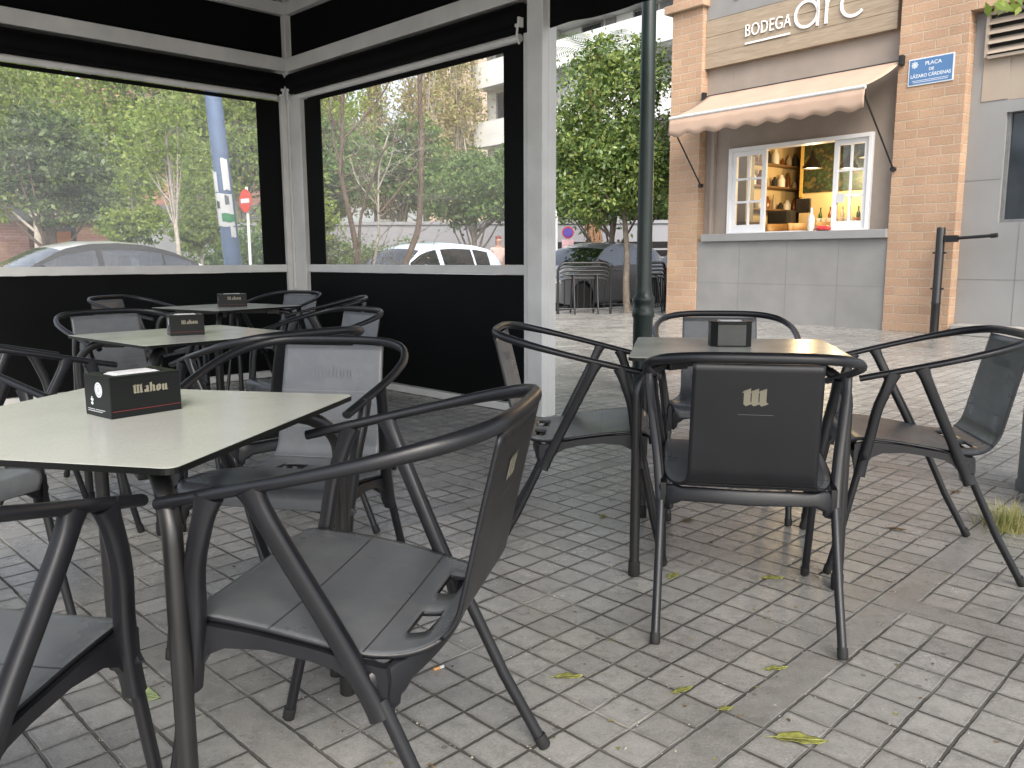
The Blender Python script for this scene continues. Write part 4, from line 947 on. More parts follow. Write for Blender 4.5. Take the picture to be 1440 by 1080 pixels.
def make_car(name, label, group, pos, L, W, top, belt, wheels, wr, pillars, wsx, rwx, pm, trim=False):
    """x runs from the nose (0) to the tail (L); wsx, rwx: windscreen and rear window span along x"""
    root = empty(name, (pos[0], pos[1], -.12), math.atan2(U.y, U.x), label, 'car', group)
    xs = sorted(set([L*k/70 for k in range(71)] + [x for p in pillars for x in p] + list(wsx) + list(rwx)))
    xs = [x for k, x in enumerate(xs) if k == 0 or x - xs[k-1] > .008]
    NL, NU, NR = 7, 6, 6
    def plan(x):
        e = min(x, L-x); return W/2*(1 - .30*max(0, 1-e/.55)**2.4)
    grid = []
    for x in xs:
        zt = smoothi(top, x); zb = min(smoothi(belt, x), zt-.02); zs = zt - .045
        if zs < zb: zs = zb + .004
        z0 = .20 + .10*max(0, 1-min(x, L-x)/.4)
        for w_ in wheels:
            d = abs(x-w_); a = wr+.055
            if d < a: z0 = max(z0, wr + math.sqrt(a*a-d*d)-.0)
        z0 = min(z0, zb-.05); P = plan(x); row = []
        for k in range(NL):
            z = z0+(zb-z0)*k/(NL-1); q = (z-.55)/.45
            row.append((x, P*(1-.055*q*q + (.012 if abs(z-.72) < .05 else 0)), z))
        yb = row[-1][1]
        for k in range(1, NU):
            z = zb+(zs-zb)*k/(NU-1); u = (z-zb)/.45; row.append((x, yb*(1-.20*u-.05*u*u), z))
        ys = row[-1][1]
        for k in range(1, NR+1):
            u = k/NR; row.append((x, ys*(1-u), zs+(zt-zs)*(1-(1-u)**2.2)))
        grid.append(row)
    n = len(grid[0])
    body = MB(); glass = {}
    def key(i, j):
        xm = (xs[i]+xs[i+1])/2; zt = interp(top, xm); zb = interp(belt, xm)
        if NL-1 <= j < NL+NU-3 and zt-zb > .16:
            for q, (a, b) in enumerate(pillars):
                if a-1e-6 <= xm <= b+1e-6: return ('side_window', q)
        if j >= NL+NU-2:
            if wsx[0] < xm < wsx[1]: return ('windscreen', 0)
            if rwx[0] < xm < rwx[1]: return ('rear_window', 0)
        return None
    for sgn in (1, -1):
        for i in range(len(xs)-1):
            for j in range(n-1):
                q = [grid[i][j], grid[i+1][j], grid[i+1][j+1], grid[i][j+1]]
                q = [(x-L/2, y*sgn, z) for x, y, z in q]
                k = key(i, j)
                if sgn < 0: q = q[::-1]
                if k is None: body.add(q, [(0, 1, 2, 3)])
                else: glass.setdefault((k[0], k[1], sgn if k[0] == 'side_window' else 0), MB()).add(q, [(0, 1, 2, 3)])
    for i in (0, len(xs)-1):   # nose and tail caps
        ring = [(x-L/2, y, z) for x, y, z in grid[i]] + [(x-L/2, -y, z) for x, y, z in grid[i][-2::-1]]
        body.add(ring, [tuple(range(len(ring)))])
    pil = MB()
    for sgn in ((1, -1) if trim else ()):
        for i in range(len(xs)-1):
            xm = (xs[i]+xs[i+1])/2
            if any(q[1]+1e-6 < xm < p_[0]-1e-6 for q, p_ in zip(pillars, pillars[1:])):
                for j in range(NL-1, NL+NU-3):
                    q = [grid[i][j], grid[i+1][j], grid[i+1][j+1], grid[i][j+1]]; q = [(x-L/2, (y+.003)*sgn, z) for x, y, z in q]; pil.add(q if sgn > 0 else q[::-1], [(0, 1, 2, 3)])
        for i in range(len(xs)-1):
            xm = (xs[i]+xs[i+1])/2
            if pillars[0][0]-.12 < xm < pillars[-1][1]+.10 and interp(top, xm)-interp(belt, xm) > .05:
                for j in ((NL+NU-3,) if pillars[0][0] < xm < pillars[-1][1] else range(NL-1, NL+NU-2)):
                    if key(i, j): continue
                    q = [grid[i][j], grid[i+1][j], grid[i+1][j+1], grid[i][j+1]]; q = [(x-L/2, (y+.003)*sgn, z) for x, y, z in q]; pil.add(q if sgn > 0 else q[::-1], [(0, 1, 2, 3)])
    def weld(o):
        bm = bmesh.new(); bm.from_mesh(o.data); bmesh.ops.remove_doubles(bm, verts=bm.verts, dist=.0008); bmesh.ops.recalc_face_normals(bm, faces=bm.faces); bm.to_mesh(o.data); bm.free(); o.data.shade_smooth(); o.data.set_sharp_from_angle(angle=R(40))
    b = body.build('body', pm, root); weld(b)
    for (nm, q, s), mb in glass.items():
        o = mb.build(nm, M['carglass'], root); weld(o)
    if trim: weld(pil.build('window_trim', M['trim'], root))
    # cabin: dark floor and seats
    mb = MB(); mb.box((wsx[0]-L/2+.2, -W/2+.16, .30), (rwx[1]-L/2-.25, W/2-.16, .62))
    for x in (wsx[1]+.35, wsx[1]+1.15):
        for y in (-.36, .36): mb.box((x-L/2, y-.24, .6), (x-L/2+.14, y+.24, 1.08)); mb.box((x-L/2+.02, y-.12, 1.081), (x-L/2+.12, y+.12, 1.24))
    mb.build('cabin', M['seatcloth'], root, bevel=.02)
    mb = MB(); mb.box((.35-L/2, -W/2+.22, .16), (L/2-.35, W/2-.22, .299)); mb.build('underbody', M['trim'], root)
    for w_ in wheels:
        for s in (1, -1):
            MM = Matrix.Translation((w_-L/2, s*(W/2-.105), wr)) @ Matrix.Rotation(R(-90*s), 4, 'X')
            mb = MB(); mb.lathe([(wr*.66, -.095), (wr*.93, -.095), (wr, -.06), (wr, .06), (wr*.93, .095), (wr*.66, .095)], 28, M=MM); wo = mb.build('wheel', M['tyre'], root, smooth=40)
            mb = MB(); mb.lathe([(wr*.655, .05), (wr*.655, .092), (wr*.60, .094), (wr*.58, .06)], 28, M=MM)
            for k in range(5):
                a = 2*PI*k/5
                mb.bar(MM @ Vector((.05*math.cos(a), .05*math.sin(a), .072)), MM @ Vector((wr*.6*math.cos(a), wr*.6*math.sin(a), .078)), .055, .02, up=MM.to_3x3() @ Vector((0, 0, 1)))
            mb.lathe([(.06, .05), (.06, .088), (.03, .092)], 12, M=MM); mb.build('rim', M['rim'], wo, smooth=40)
    for s in (1, -1):
        yh = W/2*.80
        mb = MB(); mb.lathe([(.02, -.04), (.12, -.03), (.13, 0), (.10, .035), (.02, .045)], 14, M=Matrix.Translation((.20-L/2, s*(yh-.10), .66)) @ Matrix.Diagonal((1.4, 1.1, .85, 1)) @ Matrix.Rotation(R(-90), 4, 'Y')); mb.build('headlight', M['lens'], root, smooth=60)
        mb = MB(); mb.box((L/2-.16, s*(yh-.02)-.09, .72), (L/2-.03, s*(yh-.02)+.09, .95)); mb.build('tail_light', M['redlens'], root, bevel=.03)
        mb = MB(); mb.lathe([(.01, -.07), (.07, -.05), (.085, 0), (.07, .04), (.06, .045)], 14, M=Matrix.Translation((wsx[0]+.55-L/2, s*(W/2+.085), 1.0)) @ Matrix.Diagonal((1, 1.25, .8, 1)) @ Matrix.Rotation(R(90), 4, 'Y'))
        mb.bar((wsx[0]+.55-L/2, s*(W/2-.06), .96), (wsx[0]+.55-L/2, s*(W/2+.05), .98), .05, .03); mb.build('mirror', pm, root, smooth=50)
        for x in (pillars[0][1]-.22, pillars[1][1]-.2):
            mb = MB(); zz = interp(belt, x)-.10; mb.box((x-L/2-.09, s*(W/2*.975)-.012, zz-.012), (x-L/2+.09, s*(W/2*.975)+.02, zz+.012)); mb.build('door_handle', pm, root, bevel=.008)
    mb = MB(); mb.box((-L/2-.004, -.42, .40), (-L/2+.10, .42, .52)); mb.build('grille', M['trim'], root, bevel=.02)
    mb = MB(); mb.box((-L/2-.012, -.26, .30), (-L/2+.02, .26, .40)); mb.build('number_plate', M['white'], root)
    return root
def along(a, off): q = KB + U*a - NN*off; return (q.x, q.y)
top_s = [(0, .52), (.04, .66), (.3, .76), (1.15, .93), (1.25, .955), (2.02, 1.36), (2.35, 1.43), (2.75, 1.445), (3.1, 1.42), (3.45, 1.33), (4.05, 1.05), (4.5, 1.01), (4.60, .90), (4.66, .55)]
belt_s = [(0, .6), (1.2, .90), (2., .94), (3.5, 1.0), (4.66, 1.0)]
gc = 'cars parked along the kerb'
make_car('saloon_car', 'silver saloon car parked outside the left clear window, only its roof and glass showing', gc, along(-8.3, 1.55), 4.66, 1.78, top_s, belt_s, (.86, 3.56), .31, [(1.62, 2.42), (2.50, 3.28), (3.32, 3.68)], (1.27, 2.0), (3.5, 4.05), paint('silver_paint', (.66, .64, .60)), trim=True)
top_h = [(0, .50), (.04, .66), (.25, .76), (.85, .93), (.95, .97), (1.62, 1.39), (1.95, 1.48), (2.5, 1.52), (3.1, 1.48), (3.5, 1.40), (3.72, 1.22), (3.92, .98), (3.98, .80), (4.0, .5)]
belt_h = [(0, .6), (.9, .93), (2.0, .97), (3.4, 1.03), (4., 1.0)]
make_car('hatchback_car', 'pale blue white hatchback behind the bare shrubs, seen through the clear window', gc, along(-1.55, 2.3), 4.0, 1.72, top_h, belt_h, (.76, 3.28), .30, [(1.28, 2.02), (2.13, 2.95), (3.0, 3.4)], (.97, 1.6), (3.5, 3.9), paint('ice_white_paint', (.62, .73, .86), .0))
top_g = [(0, .52), (.04, .68), (.3, .80), (1.0, .97), (1.12, 1.0), (1.9, 1.42), (2.25, 1.52), (2.7, 1.56), (3.4, 1.52), (3.85, 1.42), (4.15, 1.15), (4.28, .98), (4.33, .8), (4.36, .55)]
belt_g = [(0, .62), (1.05, .95), (2.0, 1.0), (3.7, 1.06), (4.36, 1.0)]
make_car('compact_car', 'dark grey car with bluish windscreen parked behind the black arched railing and the orange tree', gc, along(2.75, 1.21), 4.36, 1.80, top_g, belt_g, (.88, 3.52), .325, [(1.55, 2.38), (2.48, 3.35), (3.4, 3.75)], (1.14, 1.88), (3.85, 4.2), paint('warm_grey_paint', (.15, .158, .17)))
make_car('compact_car', 'black car parked behind the dark grey one, half hidden by the green lamp post', gc, along(7.75, 1.25), 4.36, 1.80, top_g, belt_g, (.88, 3.52), .325, [(1.55, 2.38), (2.48, 3.35), (3.4, 3.75)], (1.14, 1.88), (3.85, 4.2), paint('black_paint', (.02, .02, .022)))

# ------------------------------------------------------------------ street furniture
LP = empty('street_lamp', (1.035, 6.5, 0), 0, 'tall dark green street lamp post with ringed base behind the right hand table', 'street lamp')
mb = MB(); mb.lathe([(.135, 0), (.135, .06), (.10, .10), (.080, .16), (.078, .58), (.088, .60), (.088, .635), (.078, .65), (.078, .70), (.086, .715), (.086, .745), (.070, .765), (.066, .80), (.060, .84), (.050, 4.6)], 24); mb.build('post', M['lampgreen'], LP, smooth=40)
mb = MB(); mb.lathe([(.05, 4.601), (.12, 4.66), (.22, 5.05), (.25, 5.06), (.10, 5.22), (.02, 5.3)], 20); mb.build('lantern', M['lampgreen'], LP, smooth=40)
def railing(x, y, dirv, w_, label):
    r = empty('arched_railing', (x, y, 0), math.atan2(dirv[1], dirv[0]), label, 'railing', 'black arched railings on the pavement')
    def arch(in_, z1, y0=0.):
        a = w_/2-in_; rr = .16-in_*.5
        return [(-a, y0, 0)] + [(-a+rr-rr*math.cos(R(t)), y0, z1-rr+rr*math.sin(R(t))) for t in range(0, 91, 15)] + [(a-rr+rr*math.sin(R(t)), y0, z1-rr+rr*math.cos(R(t))) for t in range(0, 91, 15)] + [(a, y0, 0)]
    mb = MB(); mb.tube(arch(0, .96), .026, 8); mb.build('outer_arch', M['steel'], r, smooth=50)
    for k, z in enumerate((.885, .815, .745, .675)):
        a = w_/2-.03-.012*k; pts = [(-a, 0, z-.05), (-a+.06, 0, z-.012), (-a+.14, 0, z), (a-.14, 0, z), (a-.06, 0, z-.012), (a, 0, z-.05)]
        mb = MB(); mb.tube(pts, .019, 8); mb.build('cross_bar', M['steel'], r, smooth=50)
    for k in range(7):
        x_ = -w_/2+w_*(k+1)/8; mb = MB(); mb.tube([(x_, 0, .10), (x_, 0, .68)], .013, 6); mb.build('upright', M['steel'], r)
    mb = MB(); mb.tube([(-w_/2, 0, .10), (w_/2, 0, .10)], .013, 8); mb.build('bottom_bar', M['steel'], r)
    for s in (-1, 1):
        mb = MB(); mb.tube([(s*w_*.22, -.22, .01), (s*w_*.22, -.10, .72), (s*w_*.22, .10, .72), (s*w_*.22, .22, .01)], .018, 8); mb.build('stand', M['steel'], r, smooth=50)
    return r
railing(1.38, 15.72, (.99, .12), 1.02, 'wide black arched metal railing in front of the dark grey car')
railing(2.82, 16.2, (.55, .83), .85, 'narrow black arched metal railing between the lamp post and the brick pier')
PO = empty('utility_pole', (-3.16, 9.5, 0), 0, 'blue grey round pole covered with torn paper notices beyond the left clear window', 'pole')
polem = mat('blue_grey_paint', (.10, .15, .25), .5, var=.12, scale=3)
mb = MB(); mb.tube([(.06, 0, 0), (-.02, 0, 1.1), (-.22, 0, 4.2)], [.098, .096, .085], 20); mb.build('shaft', polem, PO, smooth=50)
def wrapnote(z0, z1, a0, a1, m, name='paper_notice', rr=.100):
    mb = MB(); n = 12
    for k in range(n+1):
        a = R(a0+(a1-a0)*k/n)
        for z in (z0+.006*math.sin(k*.7+z0*9), z1+.008*math.sin(k*.5)):
            cx = .06 - .0727*z if z < 1.1 else -.02-.0645*(z-1.1); mb.v.append((cx+rr*math.cos(a), rr*math.sin(a), z))
    for k in range(n): mb.f.append((2*k, 2*k+2, 2*k+3, 2*k+1)); mb.m.append(0)
    return mb.build(name, m, PO, solid=.002)
wrapnote(1.42, 1.78, 200, 335, M['paper']); wrapnote(1.80, 2.02, 205, 250, M['paper']); wrapnote(1.82, 2.16, 285, 330, M['paper']); wrapnote(1.30, 1.42, 300, 335, M['paper']); wrapnote(1.47, 1.56, 255, 345, mat('green_flyer', (.05, .22, .10), .7), rr=.104)
wrapnote(1.62, 1.70, 225, 250, M['boxgrey'], rr=.104); wrapnote(1.66, 1.76, 285, 310, M['greyprint'], rr=.104)
NE = empty('no_entry_sign', (-6.28, 20., 0), R(-43), 'round red no entry sign on a thin pale post beyond the left clear window', 'sign')
mb = MB(); mb.tube([(0, .02, 0), (0, .02, 2.75)], .035, 10); mb.build('post', M['alu'], NE, smooth=50)
MX = Matrix.Translation((0, -.03, 2.43)) @ Matrix.Rotation(R(90), 4, 'X')
mb = MB(); mb.lathe([(.27, -.006), (.27, .006)], 32, M=MX); mb.build('disc', mat('sign_red', (.55, .045, .02), .4), NE)
mb = MB(); mb.box((-.19, -.0395, 2.38), (.19, -.0365, 2.48)); mb.build('white_bar', M['white'], NE)
PS = empty('parking_sign', (1.62, 24., 0), R(-4), 'small round blue and red sign with a pale plate beyond the grey car', 'sign')
mb = MB(); mb.tube([(0, .02, 0), (0, .02, 1.95)], .03, 8); mb.build('post', M['alu'], PS)
for rr, yo, mm in ((.17, -.02, mat('sign_red_rim', (.45, .03, .05), .4)), (.135, -.028, mat('sign_blue', (.10, .07, .34), .4))):
    mb = MB(); mb.lathe([(rr, -.004), (rr, .004)], 24, M=Matrix.Translation((0, yo, 1.78)) @ Matrix.Rotation(R(90), 4, 'X')); mb.build('disc', mm, PS)
mb = MB(); mb.box((-.17, -.02, 1.30), (.17, -.01, 1.58)); mb.build('plate', mat('pink_plate', (.62, .40, .42), .5), PS)
GP = empty('thin_pole', (1.30, 24.6, 0), 0, 'thin pale grey pole left of the small round blue sign', 'pole')
mb = MB(); mb.lathe([(.10, 0), (.09, 1.2), (.06, 1.25), (.05, 5.2), (.02, 5.3)], 12); mb.build('shaft', M['alu'], GP, smooth=40)

BO = empty('bollard', (2.42, 3.62, 0), 0, 'short grey concrete bollard cut by the right photo edge, grass at its foot', 'bollard')
conc = mat('grey_concrete', (.17, .175, .165), .8, var=.18, scale=7, bump=.4, bscale=60)
mb = MB(); mb.lathe([(.125, 0), (.125, .03), (.118, .04), (.118, .60), (.112, .632), (.09, .65), (.02, .655)], 28); mb.build('shaft', conc, BO, smooth=40)
mb = MB(); mb.lathe([(.1215, .50), (.1225, .505), (.1225, .535), (.1215, .54)], 28); mb.build('collar', M['steel'], BO, smooth=40)

# ------------------------------------------------------------------ pedestrian behind the hatchback
def pedestrian():
    r = empty('person', (-.34, 22., -.12), R(200), 'pedestrian in a pale pink top with red brown hair walking behind the white hatchback', 'person')
    skin = mat('skin', (.46, .27, .19), .55); shirt = mat('pale_pink_cloth', (.58, .40, .36), .85); trous = mat('dark_trousers', (.03, .032, .045), .85); hairm = mat('red_brown_hair', (.16, .03, .03), .6)
    V = {}; order = []
    def sk(name, chains, m, sub=2):
        vs = []; es = []; rad = []; idx = {}
        for ch in chains:
            prev = None
            for p in ch:
                k = tuple(p[:3])
                if k not in idx: idx[k] = len(vs); vs.append(k); rad.append(p[3])
                if prev is not None and prev != idx[k] and (prev, idx[k]) not in es: es.append((prev, idx[k]))
                prev = idx[k]
        me = bpy.data.meshes.new(name); me.from_pydata(vs, es, []); o = bpy.data.objects.new(name, me); COL.objects.link(o); o.parent = r
        q = o.modifiers.new('skin', 'SKIN'); q.use_smooth_shade = True
        for i, rr in enumerate(rad): me.skin_vertices[0].data[i].radius = (rr, rr)
        me.skin_vertices[0].data[0].use_root = True
        o.modifiers.new('sub', 'SUBSURF').levels = sub; o.modifiers['sub'].render_levels = sub; me.materials.append(m); return o
    fing = lambda s, x, y, z: [[(x, y, z, .03), (x+s*.01, y+.01, z-.05, .03), (x+s*(.012), y+(k-1.5)*.02, z-.10, .0095), (x+s*.008, y+(k-1.5)*.022, z-.17+.01*abs(k-1.5), .008)] for k in range(4)] + [[(x, y, z, .03), (x, y+.045, z-.06, .011), (x, y+.055, z-.10, .009)]]
    body = [[(0, 0, .98, .14), (0, 0, 1.15, .125), (0, .01, 1.34, .145), (0, 0, 1.45, .075), (0, .01, 1.53, .052), (0, .03, 1.62, .085), (0, .035, 1.70, .085)]]
    for s in (-1, 1):
        body += [[(0, .01, 1.34, .145), (s*.18, 0, 1.40, .062), (s*.23, -.03*s, 1.14, .045), (s*.24, .10, .92, .034)]]
        body += [[(s*.24, .10, .92, .034), *f] for f in fing(s, s*.245, .11, .86)]
        body += [[(0, 0, .98, .14), (s*.09, 0, .90, .095), (s*.10, .10*s, .50, .062), (s*.10, .02*s-.06, .09, .042), (s*.105, .02*s+.10, .035, .035)]]
    sk('body', body, skin)
    top_ = [[(0, 0, 1.0, .150), (0, 0, 1.15, .138), (0, .01, 1.34, .156), (0, 0, 1.43, .085)]] + [[(0, .01, 1.34, .156), (s*.18, 0, 1.40, .076), (s*.215, -.015*s, 1.22, .060)] for s in (-1, 1)]
    sk('blouse', top_, shirt)
    sk('trousers', [[(0, 0, 1.0, .152), (0, 0, .93, .15), (s*.09, 0, .88, .105), (s*.10, .10*s, .50, .075), (s*.10, .02*s-.06, .13, .058)] for s in (-1, 1)], trous)
    sk('hair', [[(0, -.03, 1.62, .07), (0, .0, 1.70, .098), (0, .035, 1.745, .085)], [(0, -.03, 1.62, .07), (0, -.06, 1.52, .06)]], hairm)
pedestrian()

# ------------------------------------------------------------------ small things on the paving
def fallen_leaf(x, y, L, W, rz, m, label, curl=.25, cat='leaf', group='fallen leaves on the paving'):
    mb = MB(); nx, ny = 10, 4
    for i in range(nx+1):
        u = i/nx; hw = W/2*math.sin(PI*min(1, u*1.02))**.75*(1-.25*u) if 0 < u < 1 else .0008
        for j in range(-ny, ny+1):
            v = j/ny; mb.v.append(((u-.5)*L, v*hw, .003 + curl*L*.25*(u-.45)**2 + .35*abs(v)*hw*(.5+.5*math.sin(u*5)) + .002*math.sin(u*19+v*5)))
    k = 2*ny+1
    for i in range(nx):
        for j in range(k-1): mb.f.append((i*k+j, (i+1)*k+j, (i+1)*k+j+1, i*k+j+1)); mb.m.append(0)
    mb.tube([(-L*.68, .002, .004), (-L*.5, 0, .004+curl*L*.05), (L*.45, 0, .005+curl*L*.05)], .0008, 5)
    o = mb.build('fallen_leaf', m, smooth=60, solid=.0006); o.location = (x, y, 0); o.rotation_euler = (0, 0, rz)
    return tag(o, label, cat, group)
def dead_leaf(name, a, b):
    m, t, p = nt(name); tc = N(t, 'ShaderNodeTexCoord'); no = N(t, 'ShaderNodeTexNoise'); no.inputs['Scale'].default_value = 45; no.inputs['Detail'].default_value = 5; t.links.new(tc.outputs['Object'], no.inputs['Vector'])
    r = ramp(t, [(.38, a), (.62, b)]); t.links.new(no.outputs['Fac'], r.inputs['Fac']); t.links.new(r.outputs['Color'], p.inputs['Base Color']); p.inputs['Roughness'].default_value = .5; return m
yl = dead_leaf('yellow_green_leaf', (.14, .14, .03), (.29, .30, .075)); gl_ = dead_leaf('pale_green_leaf', (.20, .27, .12), (.30, .36, .18)); bl_ = dead_leaf('brown_leaf', (.10, .06, .03), (.20, .14, .07))
for x, y, L, W, rz, m, lab in ((.63, 1.672, .115, .048, -.15, yl, 'largest yellow green leaf, near the bottom edge of the photo'),
    (.141, 1.953, .075, .030, .1, yl, 'yellow green leaf right of the foreground armchair foot'), (.415, 1.885, .060, .022, .5, yl, 'narrow yellow leaf between the seen-from-behind armchair and the bottom edge'),
    (.678, 1.99, .062, .024, .2, yl, 'yellow green leaf between the two rear feet of the emblem armchair'), (.86, 2.597, .075, .032, .1, yl, 'olive leaf under the right hand table, beside its front right leg'),
    (.535, 2.62, .06, .035, .9, yl, 'curled pale leaf beside a front foot of the emblem armchair'), (-.905, 1.872, .11, .062, -.3, gl_, 'broad pale green leaf under the front table'),
    (.706, 3.203, .055, .035, .6, bl_, 'brown leaf beneath the far side of the right hand table'), (1.497, 3.087, .06, .03, -.4, bl_, 'brown leaf under the armchair right of the table'),
    (.371, 3.264, .05, .03, 1.2, yl, 'small yellow leaf on the dark paving band behind the table'), (.50, 1.80, .035, .02, .3, yl, 'tiny yellow leaf scrap above the largest leaf'), (2.0, 3.6, .05, .03, .3, bl_, 'brown leaf by the right photo edge, behind the dry grass')):
    fallen_leaf(x, y, L, W, rz, m, lab)
cb = empty('cigarette_butt', (-.205, 1.989, .005), .6, 'flattened white cigarette butt on the paving behind the foreground armchair', 'cigarette butt')
mb = MB(); mb.tube([(0, 0, 0), (.018, 0, 0)], .0042, 8); mb.build('filter', mat('butt_orange', (.55, .30, .12), .8), cb); mb = MB(); mb.tube([(.0182, 0, 0), (.03, .001, 0)], .004, 8); mb.build('paper', M['paper'], cb)
# dry grass tuft by the post at the right edge
dry = leafmat('dry_grass', (.34, .31, .12), (.46, .43, .20), (.25, .32, .09), .7, .3)
mb = MB(); rg = random.Random(3)
for k in range(420):
    a = rg.uniform(0, 2*PI); d = min(.12, abs(rg.gauss(0, .065))); x, y = d*math.cos(a), d*math.sin(a); h = rg.uniform(.03, .12); lean = rg.uniform(.1, 1.1); w_ = .0016
    dx, dy = math.cos(a+rg.gauss(0, .8))*h*lean, math.sin(a+rg.gauss(0, .8))*h*lean; ex, ey = -dy/(math.hypot(dx, dy)+1e-6)*w_, dx/(math.hypot(dx, dy)+1e-6)*w_
    mb.add([(x-ex, y-ey, 0), (x+ex, y+ey, 0), (x+dx*.45+ex*.8, y+dy*.45+ey*.8, h*.6), (x+dx*.45-ex*.8, y+dy*.45-ey*.8, h*.6), (x+dx, y+dy, h*.85)], [(0, 1, 2, 3), (3, 2, 4)])
mb.lathe([(.07, .0), (.05, .006), (.01, .012)], 14); tf = mb.build('grass_tuft', dry); tf.location = (1.94, 3.10, 0); tag(tf, 'dry yellow green grass tuft growing from the paving at the right edge', 'grass tuft')
# ------------------------------------------------------------------ vegetation
bark = mat('grey_brown_bark', (.15, .125, .10), .9, var=.3, scale=14, bump=.8, bscale=40)
barkp = mat('pale_bark', (.34, .31, .27), .85, var=.25, scale=10, bump=.5, bscale=40)
barkd = mat('dark_brown_bark', (.10, .07, .052), .9, var=.3, scale=16, bump=.8, bscale=60)
L_or = leafmat('orange_tree_leaf', (.052, .100, .026), (.115, .178, .044), (.24, .29, .075), .38, .25, .5)
L_dk = leafmat('dark_leaf', (.050, .085, .028), (.090, .135, .042), (.15, .20, .07), .4, .25)
L_lg = leafmat('light_green_leaf', (.19, .27, .05), (.28, .38, .08), (.40, .46, .13), .5, .58)
L_mg = leafmat('mid_green_leaf', (.075, .15, .035), (.13, .22, .06), (.20, .29, .09), .5, .45)
L_yb = leafmat('budding_leaf', (.44, .35, .20), (.48, .43, .22), (.42, .45, .18), .6, .55)
def leaf_cloud(name, C, size, m, parent, aspect=.5, seed=0, droop=.0):
    g = np.random.default_rng(seed); n = len(C); C = np.asarray(C)
    d = g.normal(size=(n, 3)); d[:, 2] -= droop; d /= np.linalg.norm(d, axis=1)[:, None]
    e = g.normal(size=(n, 3)); e -= (e*d).sum(1)[:, None]*d; e /= np.linalg.norm(e, axis=1)[:, None]
    nn = np.cross(d, e); s = size*g.uniform(.6, 1.25, n)[:, None]
    P = np.stack([C-d*s*.5, C+e*s*aspect*.5+nn*s*.10, C+d*s*.5, C-e*s*aspect*.5+nn*s*.10], 1).reshape(-1, 3)
    me = bpy.data.meshes.new(name); me.vertices.add(4*n); me.vertices.foreach_set('co', P.ravel()); me.loops.add(4*n); me.loops.foreach_set('vertex_index', np.arange(4*n, dtype=np.int32))
    me.polygons.add(n); me.polygons.foreach_set('loop_start', np.arange(0, 4*n, 4, dtype=np.int32)); me.update(calc_edges=True); me.validate()
    me.materials.append(m); o = bpy.data.objects.new(name, me); COL.objects.link(o); o.parent = parent; return o
def crown_points(blobs, n, g, clump=.28, shell=.45):
    """leaf positions: clumps spread through each blob, denser to the outside; gaps between the clumps stay open"""
    vol = np.array([b[3]*b[4]*b[5] for b in blobs])**.8; vol /= vol.sum(); out = []
    for b, f in zip(blobs, vol):
        k = int(n*f); nc = max(6, int(k/46))
        d = g.normal(size=(nc, 3)); d /= np.linalg.norm(d, axis=1)[:, None]; r = g.uniform(shell**2, 1, nc)**.5
        cc = d*r[:, None]; sc = g.uniform(.5, 1.25, nc)
        w = g.integers(0, nc, k); off = g.normal(size=(k, 3))*clump*sc[w][:, None]*np.array([1, 1, .8])
        p = cc[w]+off*.8; out.append(np.array(b[:3])+p*np.array(b[3:6]))
    return np.concatenate(out)
def limbs(mb, base, r0, top, blobs, g, nb=8, lean=(0, 0), lo=.55):
    base = Vector(base); top = Vector(top); mid = base.lerp(top, .5)+Vector((lean[0], lean[1], 0))
    tr = catmull([base, base.lerp(mid, .5)+Vector((g.normal()*.03, g.normal()*.03, 0)), mid, top], 5)
    k = len(tr); mb.tube(tr, [r0*(1.35 if i == 0 else 1-.45*i/k) for i in range(k)], 10)
    for i in range(nb):
        b = blobs[int(g.integers(0, len(blobs)))]; d = g.normal(size=3); d /= np.linalg.norm(d); e = Vector(b[:3])+Vector(d*np.array(b[3:6])*.75)
        s = tr[int(k*g.uniform(lo, 1))-1]; m1 = s.lerp(e, .5)+Vector((0, 0, -.08*(e-s).length)); p = catmull([s, m1, e], 4)
        mb.tube(p, [r0*.42*(1-.8*q/(len(p)-1)) for q in range(len(p))], 6)
def make_tree(name, label, loc, blobs, nleaf, leaf, lm, bm_, r0, top, seed, group=None, cat='tree', nb=8, lean=(0, 0), clump=.28, aspect=.5, rot=0., scale=1., shell=.45, lo=.55):
    g = np.random.default_rng(seed); r = empty(name, loc, rot, label, cat, group); r.scale = (scale,)*3
    mb = MB(); limbs(mb, (0, 0, -.05), r0, top, blobs, g, nb, lean, lo); mb.build('trunk', bm_, r, smooth=60)
    leaf_cloud('crown', crown_points(blobs, nleaf, g, clump, shell), leaf, lm, r, aspect, seed)
    return r
def twigs(mb, g, s, d, L, r, depth, spread=.6, up=.15):
    s = Vector(s); d = Vector(d).normalized(); pts = [s]; n = 4
    for k in range(n):
        d = (d+Vector(g.normal(size=3))*.16+Vector((0, 0, up*.3))).normalized(); pts.append(pts[-1]+d*L/n)
    mb.tube(pts, [r*(1-.6*k/n) for k in range(n+1)], 5 if r < .008 else 7)
    if depth:
        for k in range(int(g.integers(2, 5))):
            q = pts[int(g.integers(1, n+1))]; dd = (d+Vector(g.normal(size=3))*spread).normalized()
            twigs(mb, g, q, dd, L*g.uniform(.45, .75), r*.5, depth-1, spread, up)
